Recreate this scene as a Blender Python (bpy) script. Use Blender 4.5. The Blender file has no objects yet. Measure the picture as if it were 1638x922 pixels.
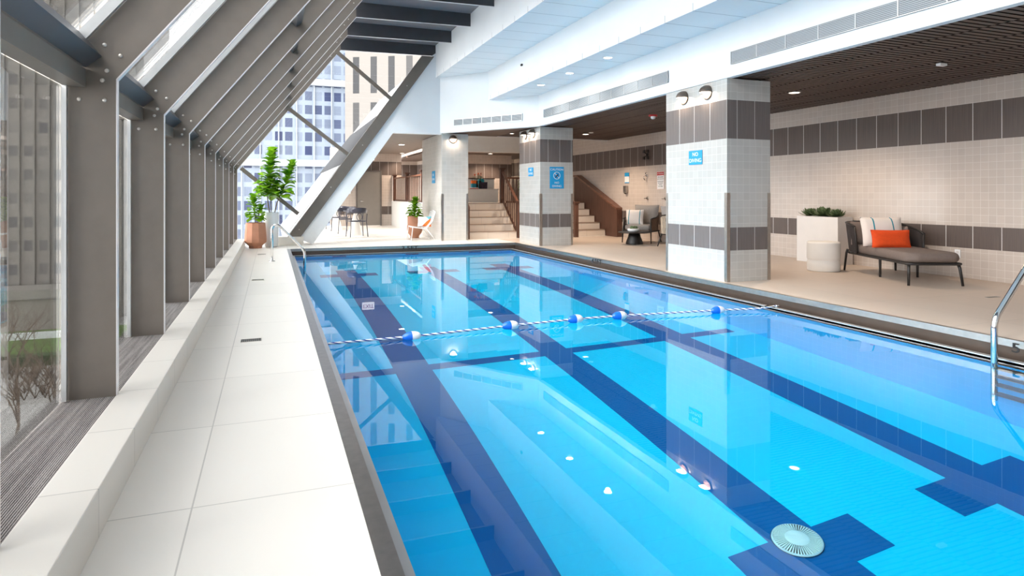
import bpy, math, random
from mathutils import Vector, Matrix
random.seed(7)
C = bpy.context.scene.collection
sc = bpy.context.scene
PI = math.pi

# ------------------------------------------------------------------ materials
def srgb(r, g, b):
    f = lambda c: (c/255/12.92) if c/255 <= .04045 else ((c/255+.055)/1.055)**2.4
    return (f(r), f(g), f(b), 1)
class NT:
    def __init__(s, name):
        s.m = bpy.data.materials.new(name); s.m.use_nodes = True
        s.t = s.m.node_tree; s.t.nodes.clear()
        s.out = s.n('ShaderNodeOutputMaterial')
    def n(s, typ, **k):
        x = s.t.nodes.new(typ)
        for a, v in k.items(): setattr(x, a, v)
        return x
    def l(s, a, b): s.t.links.new(a, b)
    def put(s, sock, v):
        if isinstance(v, bpy.types.NodeSocket): s.l(v, sock)
        elif v is not None:
            sock.default_value = v
    def math(s, op, a, b=None, c=None):
        x = s.n('ShaderNodeMath', operation=op)
        s.put(x.inputs[0], a); s.put(x.inputs[1], b); s.put(x.inputs[2], c)
        return x.outputs[0]
    def mix(s, f, a, b):
        x = s.n('ShaderNodeMix', data_type='RGBA')
        s.put(x.inputs[0], f); s.put(x.inputs[6], a); s.put(x.inputs[7], b)
        return x.outputs[2]
    def pos(s):
        g = s.n('ShaderNodeNewGeometry'); x = s.n('ShaderNodeSeparateXYZ'); s.l(g.outputs['Position'], x.inputs[0])
        return g.outputs['Position'], x.outputs
    def noise(s, vec, scale=5, detail=3, rough=.5, stretch=None):
        if stretch:
            mp = s.n('ShaderNodeMapping'); s.put(mp.inputs[0], vec); mp.inputs['Scale'].default_value = stretch; vec = mp.outputs[0]
        x = s.n('ShaderNodeTexNoise'); s.put(x.inputs['Vector'], vec)
        x.inputs['Scale'].default_value = scale; x.inputs['Detail'].default_value = detail; x.inputs['Roughness'].default_value = rough
        return x.outputs[0]
    def ramp(s, f, a, b, c0, c1):
        r = s.n('ShaderNodeValToRGB'); s.put(r.inputs[0], f)
        r.color_ramp.elements[0].position = a; r.color_ramp.elements[0].color = c0
        r.color_ramp.elements[1].position = b; r.color_ramp.elements[1].color = c1
        return r.outputs[0]
    def bump(s, h, strength=.3, dist=.01):
        b = s.n('ShaderNodeBump'); b.inputs['Strength'].default_value = strength; b.inputs['Distance'].default_value = dist
        s.put(b.inputs['Height'], h); return b.outputs[0]
    def bsdf(s, col, rough=.5, metal=0, normal=None, spec=.5, **k):
        p = s.n('ShaderNodeBsdfPrincipled')
        s.put(p.inputs['Base Color'], col); s.put(p.inputs['Roughness'], rough); s.put(p.inputs['Metallic'], metal)
        p.inputs['Specular IOR Level'].default_value = spec
        if normal is not None: s.l(normal, p.inputs['Normal'])
        for a, v in k.items(): p.inputs[a.replace('_', ' ')].default_value = v
        s.l(p.outputs[0], s.out.inputs[0]); return p
def plain(name, col, rough=.5, metal=0, var=.12, scale=6, spec=.5, bump=0, **k):
    t = NT(name); tc = t.n('ShaderNodeTexCoord').outputs['Object']
    f = t.noise(tc, scale, 4)
    a = tuple(min(1, c*(1-var)) for c in col[:3])+(1,); b = tuple(min(1, c*(1+var)) for c in col[:3])+(1,)
    c = t.ramp(f, .3, .7, a, b)
    nm = t.bump(t.noise(tc, scale*12, 3), bump, .004) if bump else None
    t.bsdf(c, rough, metal, nm, spec, **k); return t.m
def emit(name, col, s):
    t = NT(name); e = t.n('ShaderNodeEmission'); e.inputs[0].default_value = col; e.inputs[1].default_value = s
    t.l(e.outputs[0], t.out.inputs[0]); return t.m
def glass(name, tint=(1, 1, 1, 1), refl=1.0):
    t = NT(name); tr = t.n('ShaderNodeBsdfTransparent'); tr.inputs[0].default_value = tint
    gl = t.n('ShaderNodeBsdfGlossy'); gl.inputs['Roughness'].default_value = .01
    fr = t.n('ShaderNodeFresnel'); fr.inputs[0].default_value = 1.45
    mx = t.n('ShaderNodeMixShader'); t.l(t.math('MULTIPLY', fr.outputs[0], refl), mx.inputs[0]); t.l(tr.outputs[0], mx.inputs[1]); t.l(gl.outputs[0], mx.inputs[2])
    t.l(mx.outputs[0], t.out.inputs[0]); return t.m

def tile_wall(name, light=srgb(226, 222, 216), dark=srgb(112, 104, 101), bands=((1.96, 2.49), (.43, .745)), offy=0.0, offx=0.0, s=.106, Wy=.36, Wx=.30, plainall=False):
    """square glazed wall tiles with two bands of large streaky tiles; works on walls along X or Y"""
    t = NT(name); P, x = t.pos()
    g = t.n('ShaderNodeNewGeometry'); nn = t.n('ShaderNodeSeparateXYZ'); t.l(g.outputs['True Normal'], nn.inputs[0])
    ax = t.math('GREATER_THAN', t.math('ABSOLUTE', nn.outputs[0]), .5)
    nax = t.math('SUBTRACT', 1, ax); u = t.math('ADD', t.math('MULTIPLY', ax, t.math('SUBTRACT', x[1], offy)), t.math('MULTIPLY', nax, t.math('SUBTRACT', x[0], offx)))
    U = t.math('ADD', t.math('MULTIPLY', ax, t.math('DIVIDE', t.math('SUBTRACT', x[1], offy), Wy)), t.math('MULTIPLY', nax, t.math('DIVIDE', t.math('SUBTRACT', x[0], offx), Wx)))
    z = x[2]
    band = None
    for a, b in bands:
        k = t.math('MULTIPLY', t.math('GREATER_THAN', z, a), t.math('LESS_THAN', z, b))
        band = k if band is None else t.math('ADD', band, k)
    def cell(v, size, gap):
        q = t.math('DIVIDE', v, size); fr = t.math('FRACT', q)
        e = t.math('ADD', t.math('LESS_THAN', fr, gap/size/2), t.math('GREATER_THAN', fr, 1-gap/size/2))
        return q, e
    qu, eu = cell(u, s, .004); qz, ez = cell(t.math('ADD', z, .048), s, .004)
    g1 = t.math('MINIMUM', 1, t.math('ADD', eu, ez))
    qU, eU = cell(U, 1.0, .02)
    wn = t.n('ShaderNodeTexWhiteNoise'); cv = t.n('ShaderNodeCombineXYZ')
    t.l(t.math('FLOOR', qu), cv.inputs[0]); t.l(t.math('FLOOR', qz), cv.inputs[1]); t.l(cv.outputs[0], wn.inputs[0])
    lt = t.mix(wn.outputs[0], tuple(c*.93 for c in light[:3])+(1,), light)
    lt = t.mix(t.math('MULTIPLY', g1, .45), lt, srgb(240, 238, 234))
    cu = t.n('ShaderNodeCombineXYZ'); t.l(t.math('MULTIPLY', u, 120), cu.inputs[0]); t.l(t.math('MULTIPLY', z, 1.5), cu.inputs[1]); t.l(t.math('FLOOR', qU), cu.inputs[2])
    st = t.noise(cu.outputs[0], 1, 3, .6)
    dk = t.ramp(st, .3, .7, tuple(c*.78 for c in dark[:3])+(1,), tuple(c*1.2 for c in dark[:3])+(1,))
    dk = t.mix(eU, dk, srgb(232, 228, 224))
    col = t.mix(band, lt, dk)
    h = t.math('MULTIPLY', t.math('SUBTRACT', 1, band), g1)
    h = t.math('SUBTRACT', t.math('MULTIPLY', wn.outputs[0], .15), h)
    t.bsdf(col, t.math('ADD', .16, t.math('MULTIPLY', band, .28)), 0, t.bump(h, .25, .003)); return t.m

def floor_tile(name, base, sx, sy, ox, oy, rough=.35, tint=None):
    t = NT(name); P, x = t.pos()
    def e(v, size, off, gap=.006):
        q = t.math('DIVIDE', t.math('ADD', v, -off), size); fr = t.math('FRACT', q)
        return q, t.math('LESS_THAN', fr, gap/size)
    qx, ex = e(x[0], sx, ox); qy, ey = e(x[1], sy, oy)
    g = t.math('MINIMUM', 1, t.math('ADD', ex, ey))
    cv = t.n('ShaderNodeCombineXYZ'); t.l(t.math('FLOOR', qx), cv.inputs[0]); t.l(t.math('FLOOR', qy), cv.inputs[1])
    wn = t.n('ShaderNodeTexWhiteNoise'); t.l(cv.outputs[0], wn.inputs[0])
    c = t.mix(wn.outputs[0], tuple(k*.95 for k in base[:3])+(1,), base)
    c = t.mix(t.math('MULTIPLY', t.noise(P, 2.2, 5, .6, (1, .5, 1)), .25), c, tuple(k*.82 for k in base[:3])+(1,))
    c = t.mix(t.math('MULTIPLY', g, .5), c, srgb(150, 146, 140))
    t.bsdf(c, rough, 0, t.bump(t.math('SUBTRACT', 0, g), .2, .002), .4); return t.m

def wood(name, col, rough=.45, axis='Z'):
    t = NT(name); tc = t.n('ShaderNodeTexCoord').outputs['Object']
    st = {'Z': (30, 30, 1.5), 'X': (1.5, 30, 30), 'Y': (30, 1.5, 30)}[axis]
    f = t.noise(tc, 1, 5, .6, st)
    t.bsdf(t.ramp(f, .3, .7, tuple(c*.6 for c in col[:3])+(1,), tuple(c*1.3 for c in col[:3])+(1,)), rough, 0, t.bump(f, .1, .003)); return t.m

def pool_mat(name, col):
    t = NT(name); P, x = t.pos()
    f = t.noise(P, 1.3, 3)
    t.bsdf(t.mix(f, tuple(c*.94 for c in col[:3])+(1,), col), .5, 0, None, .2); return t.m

M = {}
M['white'] = plain('white_paint', srgb(233, 236, 239), .55, var=.015, scale=2)
M['offwhite'] = plain('off_white_paint', srgb(238, 236, 232), .6, var=.02)
M['frame'] = plain('taupe_steel_paint', srgb(116, 108, 100), .42, .25, var=.05, scale=9, bump=.03)
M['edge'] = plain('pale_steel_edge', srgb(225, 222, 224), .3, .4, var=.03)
M['darkshadeframe'] = plain('dark_and_shaded_steel', srgb(74, 74, 78), .38, .3, var=.06)  # dark members, and the shade on the roof beams put into colour
M['bolt'] = plain('steel_bolt', srgb(200, 195, 188), .35, .7)
M['alu'] = plain('aluminium', srgb(205, 206, 206), .3, .75, var=.04)
M['steel'] = plain('brushed_stainless', srgb(176, 171, 166), .3, 1, var=.08, scale=20)
M['chrome'] = plain('polished_stainless', srgb(225, 224, 222), .1, 1, var=.02)
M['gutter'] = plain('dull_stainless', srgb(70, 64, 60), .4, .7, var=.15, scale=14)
M['tile'] = tile_wall('column_wall_tile', srgb(196, 193, 188), offy=7.12, offx=5.97)
M['tile2'] = tile_wall('middle_column_tile', srgb(196, 193, 188), offy=13.65, offx=6.06)
M['tile3'] = tile_wall('plain_column_tile', srgb(206, 203, 198), bands=((-3, -2),), offy=.03)
M['tilewarm'] = tile_wall('room_wall_tile', srgb(200, 187, 177), srgb(96, 84, 79), offy=6.19, Wy=.385, Wx=.33)
M['tileback'] = tile_wall('platform_wall_tile', srgb(214, 200, 190), srgb(112, 98, 92), bands=((1.79, 2.31), (-1, -.9)))
M['deck'] = floor_tile('deck_tile', srgb(240, 235, 227), .62, .92, .06-.345, .86)
M['deckwarm'] = floor_tile('lounge_floor_tile', srgb(212, 194, 178), .62, 1.24, .2, .3, .45)
M['stepstone'] = floor_tile('step_stone', srgb(228, 216, 204), .6, 3, .1, .2, .5)
M['curb'] = floor_tile('curb_stone', srgb(236, 230, 221), 5, .62, -3, .1, .4)
M['wood'] = wood('dark_walnut', srgb(92, 62, 50))
M['woodtop'] = wood('walnut_cap', srgb(118, 78, 60), .35, 'Y')
M['slat'] = wood('ceiling_slat_wood', srgb(92, 74, 66), .5, 'X')
M['reflectdark'] = plain('dark_reflection_steel', srgb(82, 70, 62), .4, .5, var=.1)  # dark reflection in the stainless coping wall, given as a colour
M['slatshade'] = plain('slat_gap_shade_black', srgb(24, 20, 20), .9, spec=.1)  # black on slat sides and backing, painted in as gap shade
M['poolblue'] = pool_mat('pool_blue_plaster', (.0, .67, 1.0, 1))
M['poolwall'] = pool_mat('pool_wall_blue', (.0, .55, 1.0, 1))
M['lane'] = pool_mat('navy_lane_tile', (.0, .125, .38, 1))
M['darkrope'] = plain('charcoal_rope', srgb(58, 50, 48), .7)
M['darkmetal'] = plain('charcoal_metal', srgb(52, 49, 48), .45, .3)
M['taupe'] = plain('taupe_cushion_fabric', srgb(120, 106, 99), .9, var=.06, scale=30, bump=.2)
M['greyfab'] = plain('grey_cushion_fabric', srgb(150, 143, 138), .9, var=.06, scale=30, bump=.2)
M['orange'] = plain('orange_fabric', srgb(226, 76, 18), .85, var=.05, scale=30, bump=.15)
M['stone'] = plain('pale_cast_stone', srgb(243, 239, 233), .7, var=.02)
M['planter'] = plain('light_grey_planter', srgb(222, 217, 213), .6, var=.02)
M['terra'] = plain('terracotta', srgb(190, 134, 106), .75, var=.08)
M['soil'] = plain('potting_soil', srgb(60, 46, 36), .95, bump=.5)
M['leafdark'] = plain('agave_leaf_green', srgb(96, 114, 76), .5, var=.3, scale=14)
M['bark'] = plain('thin_bark', srgb(128, 110, 84), .8)
M['doorgrey'] = plain('grey_door_paint', srgb(132, 126, 120), .5, var=.02)
M['black'] = plain('black_satin', srgb(30, 28, 28), .45)
M['chairgrey'] = plain('smoke_grey_plastic', srgb(66, 66, 78), .3)
M['signblue'] = plain('sign_blue', srgb(28, 156, 214), .4, var=.02)
M['signwhite'] = plain('sign_white', srgb(238, 238, 238), .5, var=.01)
M['signred'] = plain('sign_red', srgb(186, 40, 44), .5, var=.02)
M['signdark'] = plain('sign_ink', srgb(48, 42, 66), .5, var=.02)
M['buoyblue'] = plain('buoy_blue_plastic', srgb(24, 104, 216), .25, var=.02)
M['buoywhite'] = plain('buoy_white_plastic', srgb(240, 242, 244), .3, var=.02)
M['drainlid'] = plain('pale_drain_cover', srgb(225, 240, 238), .5, var=.02)
M['bronze'] = plain('bronze_sconce_metal', srgb(104, 92, 84), .4, .5)
M['reflector'] = plain('warm_bronze_reflector', srgb(150, 122, 104), .5, var=.03)
M['lampwarm'] = emit('warm_lamp', (1, .82, .62, 1), 6)
M['lampwhite'] = emit('white_lamp', (1, .97, .92, 1), 12)
M['glass'] = glass('window_glass', (.97, .985, 1, 1), .9)
M['concrete'] = plain('pale_concrete', srgb(160, 155, 148), .8, var=.05, scale=.3)
M['hedge'] = plain('hedge_green', srgb(50, 80, 36), .8, var=.4)
M['grass'] = plain('lawn_green', srgb(96, 124, 58), .9, var=.15, scale=.3)
M['street'] = plain('street_paving', srgb(178, 176, 172), .9, var=.1, scale=.1)
M['brownshrub'] = plain('bare_brown_shrub', srgb(122, 106, 92), .95, var=.3, scale=.6)

def leaf_mat():
    t = NT('fiddle_leaf_green'); tc = t.n('ShaderNodeTexCoord').outputs['Object']
    c = t.ramp(t.noise(tc, 7, 2), .35, .65, srgb(56, 124, 26), srgb(160, 206, 44))
    p = t.bsdf(c, .38, 0, None, .5); p.inputs['Subsurface Weight'].default_value = 0
    tr = t.n('ShaderNodeBsdfTranslucent'); t.l(c, tr.inputs[0]); mx = t.n('ShaderNodeMixShader'); mx.inputs[0].default_value = .35
    t.l(p.outputs[0], mx.inputs[1]); t.l(tr.outputs[0], mx.inputs[2]); t.l(mx.outputs[0], t.out.inputs[0]); return t.m
M['leaf'] = leaf_mat()
def carpet():
    t = NT('striped_grey_carpet'); P, x = t.pos()
    s1 = t.noise(P, 1, 2, .6, (60, 1.6, 1)); sn = t.math('SINE', t.math('MULTIPLY', x[0], 760)); s1 = t.math('ADD', t.math('MULTIPLY', s1, .55), t.math('MULTIPLY', t.math('ADD', sn, 1), .22)); s2 = t.noise(P, 1, 3, .7, (260, 90, 1))
    f = t.math('ADD', t.math('MULTIPLY', s1, .65), t.math('MULTIPLY', s2, .35))
    t.bsdf(t.ramp(f, .38, .62, srgb(74, 70, 70), srgb(178, 172, 168)), .95, 0, t.bump(f, .6, .006), .1); return t.m
M['carpet'] = carpet()
def stripe_fabric():
    t = NT('white_fabric_teal_stripes'); tc = t.n('ShaderNodeTexCoord').outputs['Object']; x = t.n('ShaderNodeSeparateXYZ'); t.l(tc, x.inputs[0])
    a = t.math('ABSOLUTE', t.math('SUBTRACT', t.math('ABSOLUTE', x.outputs[0]), .135))
    t.bsdf(t.mix(t.math('LESS_THAN', a, .009), srgb(236, 226, 218), srgb(20, 138, 156)), .9, 0, t.bump(t.noise(tc, 200, 2), .2, .002), .2); return t.m
M['stripe'] = stripe_fabric()
def ceil_tile():
    t = NT('white_ceiling_tile'); P, x = t.pos()
    fr = t.math('FRACT', t.math('DIVIDE', x[1], .61)); e = t.math('LESS_THAN', fr, .03)
    fs = t.math('FRACT', t.math('DIVIDE', x[1], .05)); e2 = t.math('LESS_THAN', fs, .12)
    c = t.mix(t.math('MULTIPLY', e2, .12), srgb(236, 238, 241), srgb(170, 172, 178)); c = t.mix(t.math('MULTIPLY', e, .6), c, srgb(150, 152, 158))
    t.bsdf(c, .6); return t.m
M['ceil'] = ceil_tile()
def grille():
    t = NT('linear_air_grille'); P, x = t.pos()
    f = t.math('LESS_THAN', t.math('FRACT', t.math('DIVIDE', x[2], .018)), .5)
    t.bsdf(t.mix(f, srgb(178, 182, 184), srgb(112, 116, 120)), .5, .2, t.bump(f, .5, .004)); return t.m
M['grille'] = grille()
def water_mat():
    t = NT('pool_water'); P, x = t.pos()
    n = t.math('ADD', t.noise(P, 2.2, 2, .5), t.math('MULTIPLY', t.noise(P, 9, 2, .5), .12))
    b = t.bump(n, .0045, .05)
    t.bsdf((.62, .965, 1, 1), 0, 0, b, .5, IOR=1.333, Transmission_Weight=1.0); return t.m
M['water'] = water_mat()
def tower(name, wall, win, sx, sz, fx, fz, jitter=.5, off=0):
    """facade: window grid by position, panes varying in tone"""
    t = NT(name); tc = t.n('ShaderNodeTexCoord').outputs['Object']; sx_ = t.n('ShaderNodeSeparateXYZ'); t.l(tc, sx_.inputs[0]); x = sx_.outputs
    u = t.math('ADD', t.math('ADD', x[0], x[1]), off)
    qu = t.math('DIVIDE', u, sx); qz = t.math('DIVIDE', x[2], sz)
    iw = t.math('MULTIPLY', t.math('LESS_THAN', t.math('FRACT', qu), fx), t.math('LESS_THAN', t.math('FRACT', qz), fz))
    cv = t.n('ShaderNodeCombineXYZ'); t.l(t.math('FLOOR', qu), cv.inputs[0]); t.l(t.math('FLOOR', qz), cv.inputs[1])
    wn = t.n('ShaderNodeTexWhiteNoise'); t.l(cv.outputs[0], wn.inputs[0])
    w = t.mix(t.math('MULTIPLY', wn.outputs[0], jitter), win, wall)
    t.bsdf(t.mix(iw, wall, w), .35, 0, None, .4); return t.m
M['towerblue'] = tower('blue_glass_tower', srgb(128, 138, 152), srgb(14, 30, 74), 1.06, 1.55, .74, .66, .9)
M['towerdark'] = tower('grey_reeded_tower', srgb(168, 162, 155), srgb(112, 111, 112), 1.7, 3.2, .62, .45, .8)
M['towerpale'] = tower('pale_stone_tower', srgb(112, 107, 102), srgb(30, 30, 33), 1.45, 3.6, .36, .8, .25)

# ------------------------------------------------------------------ mesh helpers
class MB:
    def __init__(s): s.v = []; s.f = []; s.mi = []; s.sm = []
    def add(s, vs, fs, mi=0, sm=False):
        b = len(s.v); s.v += [tuple(p) for p in vs]
        for f in fs: s.f.append([b+i for i in f]); s.mi.append(mi); s.sm.append(sm)
        return s
    def box(s, x0, x1, y0, y1, z0, z1, mi=0):
        v = [(x, y, z) for x in (x0, x1) for y in (y0, y1) for z in (z0, z1)]
        return s.add(v, [(0, 1, 3, 2), (4, 6, 7, 5), (0, 4, 5, 1), (2, 3, 7, 6), (0, 2, 6, 4), (1, 5, 7, 3)], mi)
    def obox(s, c, sz, rot=0, mi=0, M3=None):
        m = M3 or Matrix.Rotation(rot, 3, 'Z'); c = Vector(c)
        v = [c+m@Vector((a*sz[0]/2, b*sz[1]/2, d*sz[2]/2)) for a in (-1, 1) for b in (-1, 1) for d in (-1, 1)]
        return s.add(v, [(0, 1, 3, 2), (4, 6, 7, 5), (0, 4, 5, 1), (2, 3, 7, 6), (0, 2, 6, 4), (1, 5, 7, 3)], mi)
    def prism(s, poly, a, b, axis='Y', mi=0):
        """polygon in the plane across `axis`, extruded from a to b"""
        def P(p, t):
            return {'Y': (p[0], t, p[1]), 'X': (t, p[0], p[1]), 'Z': (p[0], p[1], t)}[axis]
        n = len(poly); v = [P(p, a) for p in poly]+[P(p, b) for p in poly]
        f = [tuple(range(n)), tuple(range(2*n-1, n-1, -1))]+[(i, i+n, (i+1) % n+n, (i+1) % n) for i in range(n)]
        return s.add(v, f, mi)
    def tube(s, pts, r, n=8, mi=0, closed=False, caps=True):
        pts = [Vector(p) for p in pts]; rs = r if isinstance(r, (list, tuple)) else [r]*len(pts)
        rings = []; N = len(pts); up = None; vs = []
        for i, p in enumerate(pts):
            if closed: d = pts[(i+1) % N]-pts[i-1]
            else: d = (pts[min(i+1, N-1)]-pts[max(i-1, 0)])
            if d.length < 1e-9: d = Vector((0, 0, 1))
            d.normalize()
            if up is None: up = Vector((0, 0, 1)) if abs(d.z) < .9 else Vector((1, 0, 0))
            a = d.cross(up)
            if a.length < 1e-4: a = d.orthogonal()
            a.normalize(); b = a.cross(d); up = b
            vs += [p+(a*math.cos(2*PI*k/n)+b*math.sin(2*PI*k/n))*rs[i] for k in range(n)]
        fs = []
        for i in range(N if closed else N-1):
            j = (i+1) % N
            fs += [(i*n+k, i*n+(k+1) % n, j*n+(k+1) % n, j*n+k) for k in range(n)]
        base = len(s.v); s.add(vs, fs, mi, True)
        if caps and not closed:
            s.f.append([base+k for k in range(n)][::-1]); s.f.append([base+(N-1)*n+k for k in range(n)]); s.mi += [mi, mi]; s.sm += [False, False]
        return s
    def lathe(s, prof, c=(0, 0, 0), n=32, mi=0, a0=0, a1=2*PI, sm=True, flute=None):
        full = abs(a1-a0-2*PI) < 1e-6; m = n if full else n+1; vs = []
        for r, z in prof:
            for k in range(m):
                a = a0+(a1-a0)*k/n; q = r*(flute(a) if flute else 1)
                vs.append((c[0]+q*math.cos(a), c[1]+q*math.sin(a), c[2]+z))
        fs = []
        for i in range(len(prof)-1):
            for k in range(n):
                k2 = (k+1) % m; fs.append((i*m+k, i*m+k2, (i+1)*m+k2, (i+1)*m+k))
        return s.add(vs, fs, mi, sm)
    def grid(s, fn, nu, nv, mi=0, sm=True):
        vs = [fn(i/nu, j/nv) for i in range(nu+1) for j in range(nv+1)]
        fs = [(i*(nv+1)+j, (i+1)*(nv+1)+j, (i+1)*(nv+1)+j+1, i*(nv+1)+j+1) for i in range(nu) for j in range(nv)]
        return s.add(vs, fs, mi, sm)
def obj(name, mb, mat, parent=None, bevel=0, weld=False):
    me = bpy.data.meshes.new(name); me.from_pydata([tuple(v) for v in mb.v], [], mb.f); me.update()
    for m in (mat if isinstance(mat, (list, tuple)) else [mat]): me.materials.append(m)
    for p, i, s in zip(me.polygons, mb.mi, mb.sm): p.material_index = i; p.use_smooth = s
    o = bpy.data.objects.new(name, me); C.objects.link(o)
    if parent: o.parent = parent
    if bevel:
        b = o.modifiers.new('Bevel', 'BEVEL'); b.width = bevel; b.segments = 2; b.limit_method = 'ANGLE'
    return o
def thing(name, label, cat, loc=(0, 0, 0), rotz=0, group=None):
    o = bpy.data.objects.new(name, None); C.objects.link(o); o.empty_display_size = .1
    o.location = loc; o.rotation_euler = (0, 0, rotz); o['label'] = label; o['category'] = cat; o['kind'] = 'thing'
    if group: o['group'] = group
    return o
def tag(o, label, cat, group=None, kind='thing'):
    o['label'] = label; o['category'] = cat; o['kind'] = kind
    if group: o['group'] = group
    return o
def struct(name, mb, mat, label=None, parent=None, bevel=0):
    o = obj(name, mb, mat, parent, bevel); o['kind'] = 'structure'
    if label: o['label'] = label
    return o
def dup(root, loc, rotz=0, label=None, group=None):
    r = root.copy(); C.objects.link(r); r.location = loc; r.rotation_euler = (0, 0, rotz)
    if label: r['label'] = label
    if group: r['group'] = group
    def rec(src, dst):
        for ch in list(src.children):
            c = ch.copy(); C.objects.link(c); c.parent = dst; c.matrix_parent_inverse = ch.matrix_parent_inverse; rec(ch, c)
    rec(root, r); return r
def text(name, s, size, mat, parent, loc, rot, ext=.001, align='CENTER', wide=1):
    cu = bpy.data.curves.new(name, 'FONT'); cu.body = s; cu.size = size; cu.extrude = ext; cu.align_x = align; cu.align_y = 'CENTER'
    cu.offset = size*.004; cu.space_line = .95
    cu.materials.append(mat); f = bpy.data.objects.new(name, cu); C.objects.link(f)
    me = bpy.data.meshes.new_from_object(f); bpy.data.objects.remove(f); bpy.data.curves.remove(cu); me.materials.clear(); me.materials.append(mat)
    o = bpy.data.objects.new(name, me); C.objects.link(o); o.parent = parent
    o.location = loc; o.rotation_euler = rot; o.scale = (wide, 1, 1); return o
ROT_NEGX = (PI/2, 0, -PI/2)   # text facing -X, reading toward -Y ... left to right from the pool
ROT_NEGY = (PI/2, 0, 0)

# ------------------------------------------------------------------ camera
F = 1024.0; CH = 1.19; TH = math.atan(385/1024)
cam = bpy.data.cameras.new('camera'); co = bpy.data.objects.new('camera', cam); C.objects.link(co); sc.camera = co
co.location = (0, 0, CH); co.rotation_euler = (PI/2, 0, -TH)
cam.sensor_width = 36; cam.sensor_fit = 'HORIZONTAL'; cam.lens = 36*F/1638; cam.shift_y = -(461-312)/1638; cam.clip_start = .05; cam.clip_end = 800

# ------------------------------------------------------------------ room constants
XL, XR, YN, YF = .32, 5.72, .6, 14.9        # outer edge of pool coping
WX0, WX1, WY0, WY1 = .47, 5.52, .8, 14.74   # water
ZW = -.155
YB = -2.6                                    # wall behind the camera
XWALL = 9.3
YEND = 16.08
FR = [3.76+1.54*k for k in range(-4, 9)]    # steel frames (last is the gable)

# ---- floors
struct('floor', MB().box(-.56, XL, YB, YEND, -.3, 0), M['deck'], 'pale stone-tiled deck along the glazed wall')
b = MB().box(XR, XWALL, YB, 16.4, -.3, 0); struct('floor', b, M['deckwarm'], 'tiled lounge floor beside the pool')
struct('floor', MB().box(XL, XR, YF, 16.4, -.3, 0), M['deck'], 'deck at the far end of the pool')
struct('floor', MB().box(XL, XR, YB, YN, -.3, 0), M['deck'], 'deck at the near end of the pool')
struct('floor', MB().box(XL, .6, YEND, 16.4, -.3, 0).box(.6, 4.45, 16.4, 25.4, -.3, 0).box(4.45, 4.9, 16.4, 16.9, -.3, 0).box(6.4, 8.1, 16.4, 17.9, -.3, 0).box(4.9, 6.4, 16.4, 16.5, -.3, 0).box(8.1, XWALL, 16.4, 16.5, -.3, 0), M['deck'], 'bright dining floor beyond the gable')
# curb & carpeted sill
struct('trim_1', MB().box(-.74, -.56, YB, YEND, -.05, .17), M['curb'], 'pale stone curb between deck and carpeted ledge', bevel=.004)
struct('floor', MB().box(-1.02, -.74, YB, YEND, -.2, .165), M['carpet'], 'striped grey carpet on the window ledge')
struct('trim_2', MB().box(.1, .72, 16.0, 16.35, 0, .2), M['curb'], 'short stone plinth under the gable brace', bevel=.004)

# ---- pool basin
def zb(y):
    for (a, za), (c, zc) in zip(PB[:-1], PB[1:]):
        if a <= y <= c: return za+(zc-za)*(y-a)/(c-a)
PB = [(WY0-.1, -1.84), (3, -1.80), (6.5, -1.72), (10, -1.42), (WY1+.1, -1.1)]
b = MB()
ys = [p[0] for p in PB]
for (y0, z0), (y1, z1) in zip(PB[:-1], PB[1:]):
    b.add([(WX0, y0, z0), (WX1, y0, z0), (WX1, y1, z1), (WX0, y1, z1)], [(0, 1, 2, 3)])
struct('pool_basin_floor', b, M['poolblue'], 'light blue pool bottom')
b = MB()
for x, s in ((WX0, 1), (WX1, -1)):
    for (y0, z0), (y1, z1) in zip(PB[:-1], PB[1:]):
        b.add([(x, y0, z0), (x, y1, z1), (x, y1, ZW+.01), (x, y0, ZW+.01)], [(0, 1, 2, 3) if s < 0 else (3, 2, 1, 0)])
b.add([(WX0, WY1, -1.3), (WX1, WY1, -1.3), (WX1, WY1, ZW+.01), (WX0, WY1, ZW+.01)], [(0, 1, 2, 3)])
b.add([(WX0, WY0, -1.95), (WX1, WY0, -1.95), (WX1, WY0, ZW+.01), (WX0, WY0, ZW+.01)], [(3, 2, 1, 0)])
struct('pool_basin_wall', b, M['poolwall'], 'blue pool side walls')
struct('water', MB().add([(WX0, WY0, ZW), (WX1, WY0, ZW), (WX1, WY1, ZW), (WX0, WY1, ZW)], [(0, 1, 2, 3)]), M['water'], 'clear still pool water')
# lane markings on the bottom, laid as flush tile strips
def strip(b, x0, x1, y0, y1, dz=.006):
    cuts = [y0]+[p[0] for p in PB if y0 < p[0] < y1]+[y1]
    for a, c in zip(cuts[:-1], cuts[1:]):
        za, zc = zb(a)+dz, zb(c)+dz
        b.add([(x0, a, za), (x1, a, za), (x1, c, zc), (x0, c, zc), (x0, a, za-.02), (x1, a, za-.02), (x1, c, zc-.02), (x0, c, zc-.02)],
              [(0, 1, 2, 3), (0, 4, 5, 1), (1, 5, 6, 2), (2, 6, 7, 3), (3, 7, 4, 0)])
LN = [(1.17, 1.54), (2.80, 3.13), (4.33, 4.69)]
for x0, x1 in LN:
    b = MB(); strip(b, x0, x1, 2.0, 12.9); strip(b, x0-.3, x0, 2.73, 3.06); strip(b, x1, x1+.3, 2.73, 3.06)
    strip(b, x0-.33, x0, 12.05, 12.4); strip(b, x1, x1+.33, 12.05, 12.4)
    struct('trim_3', b, M['lane'], 'navy lane line on the pool bottom')
b = MB(); prev = WX0
for x0, x1 in LN: strip(b, prev, x0, 6.42, 6.58); prev = x1
strip(b, prev, 5.35, 6.42, 6.58)
struct('trim_4', b, M['lane'], 'thin navy cross line on the pool bottom')
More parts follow.
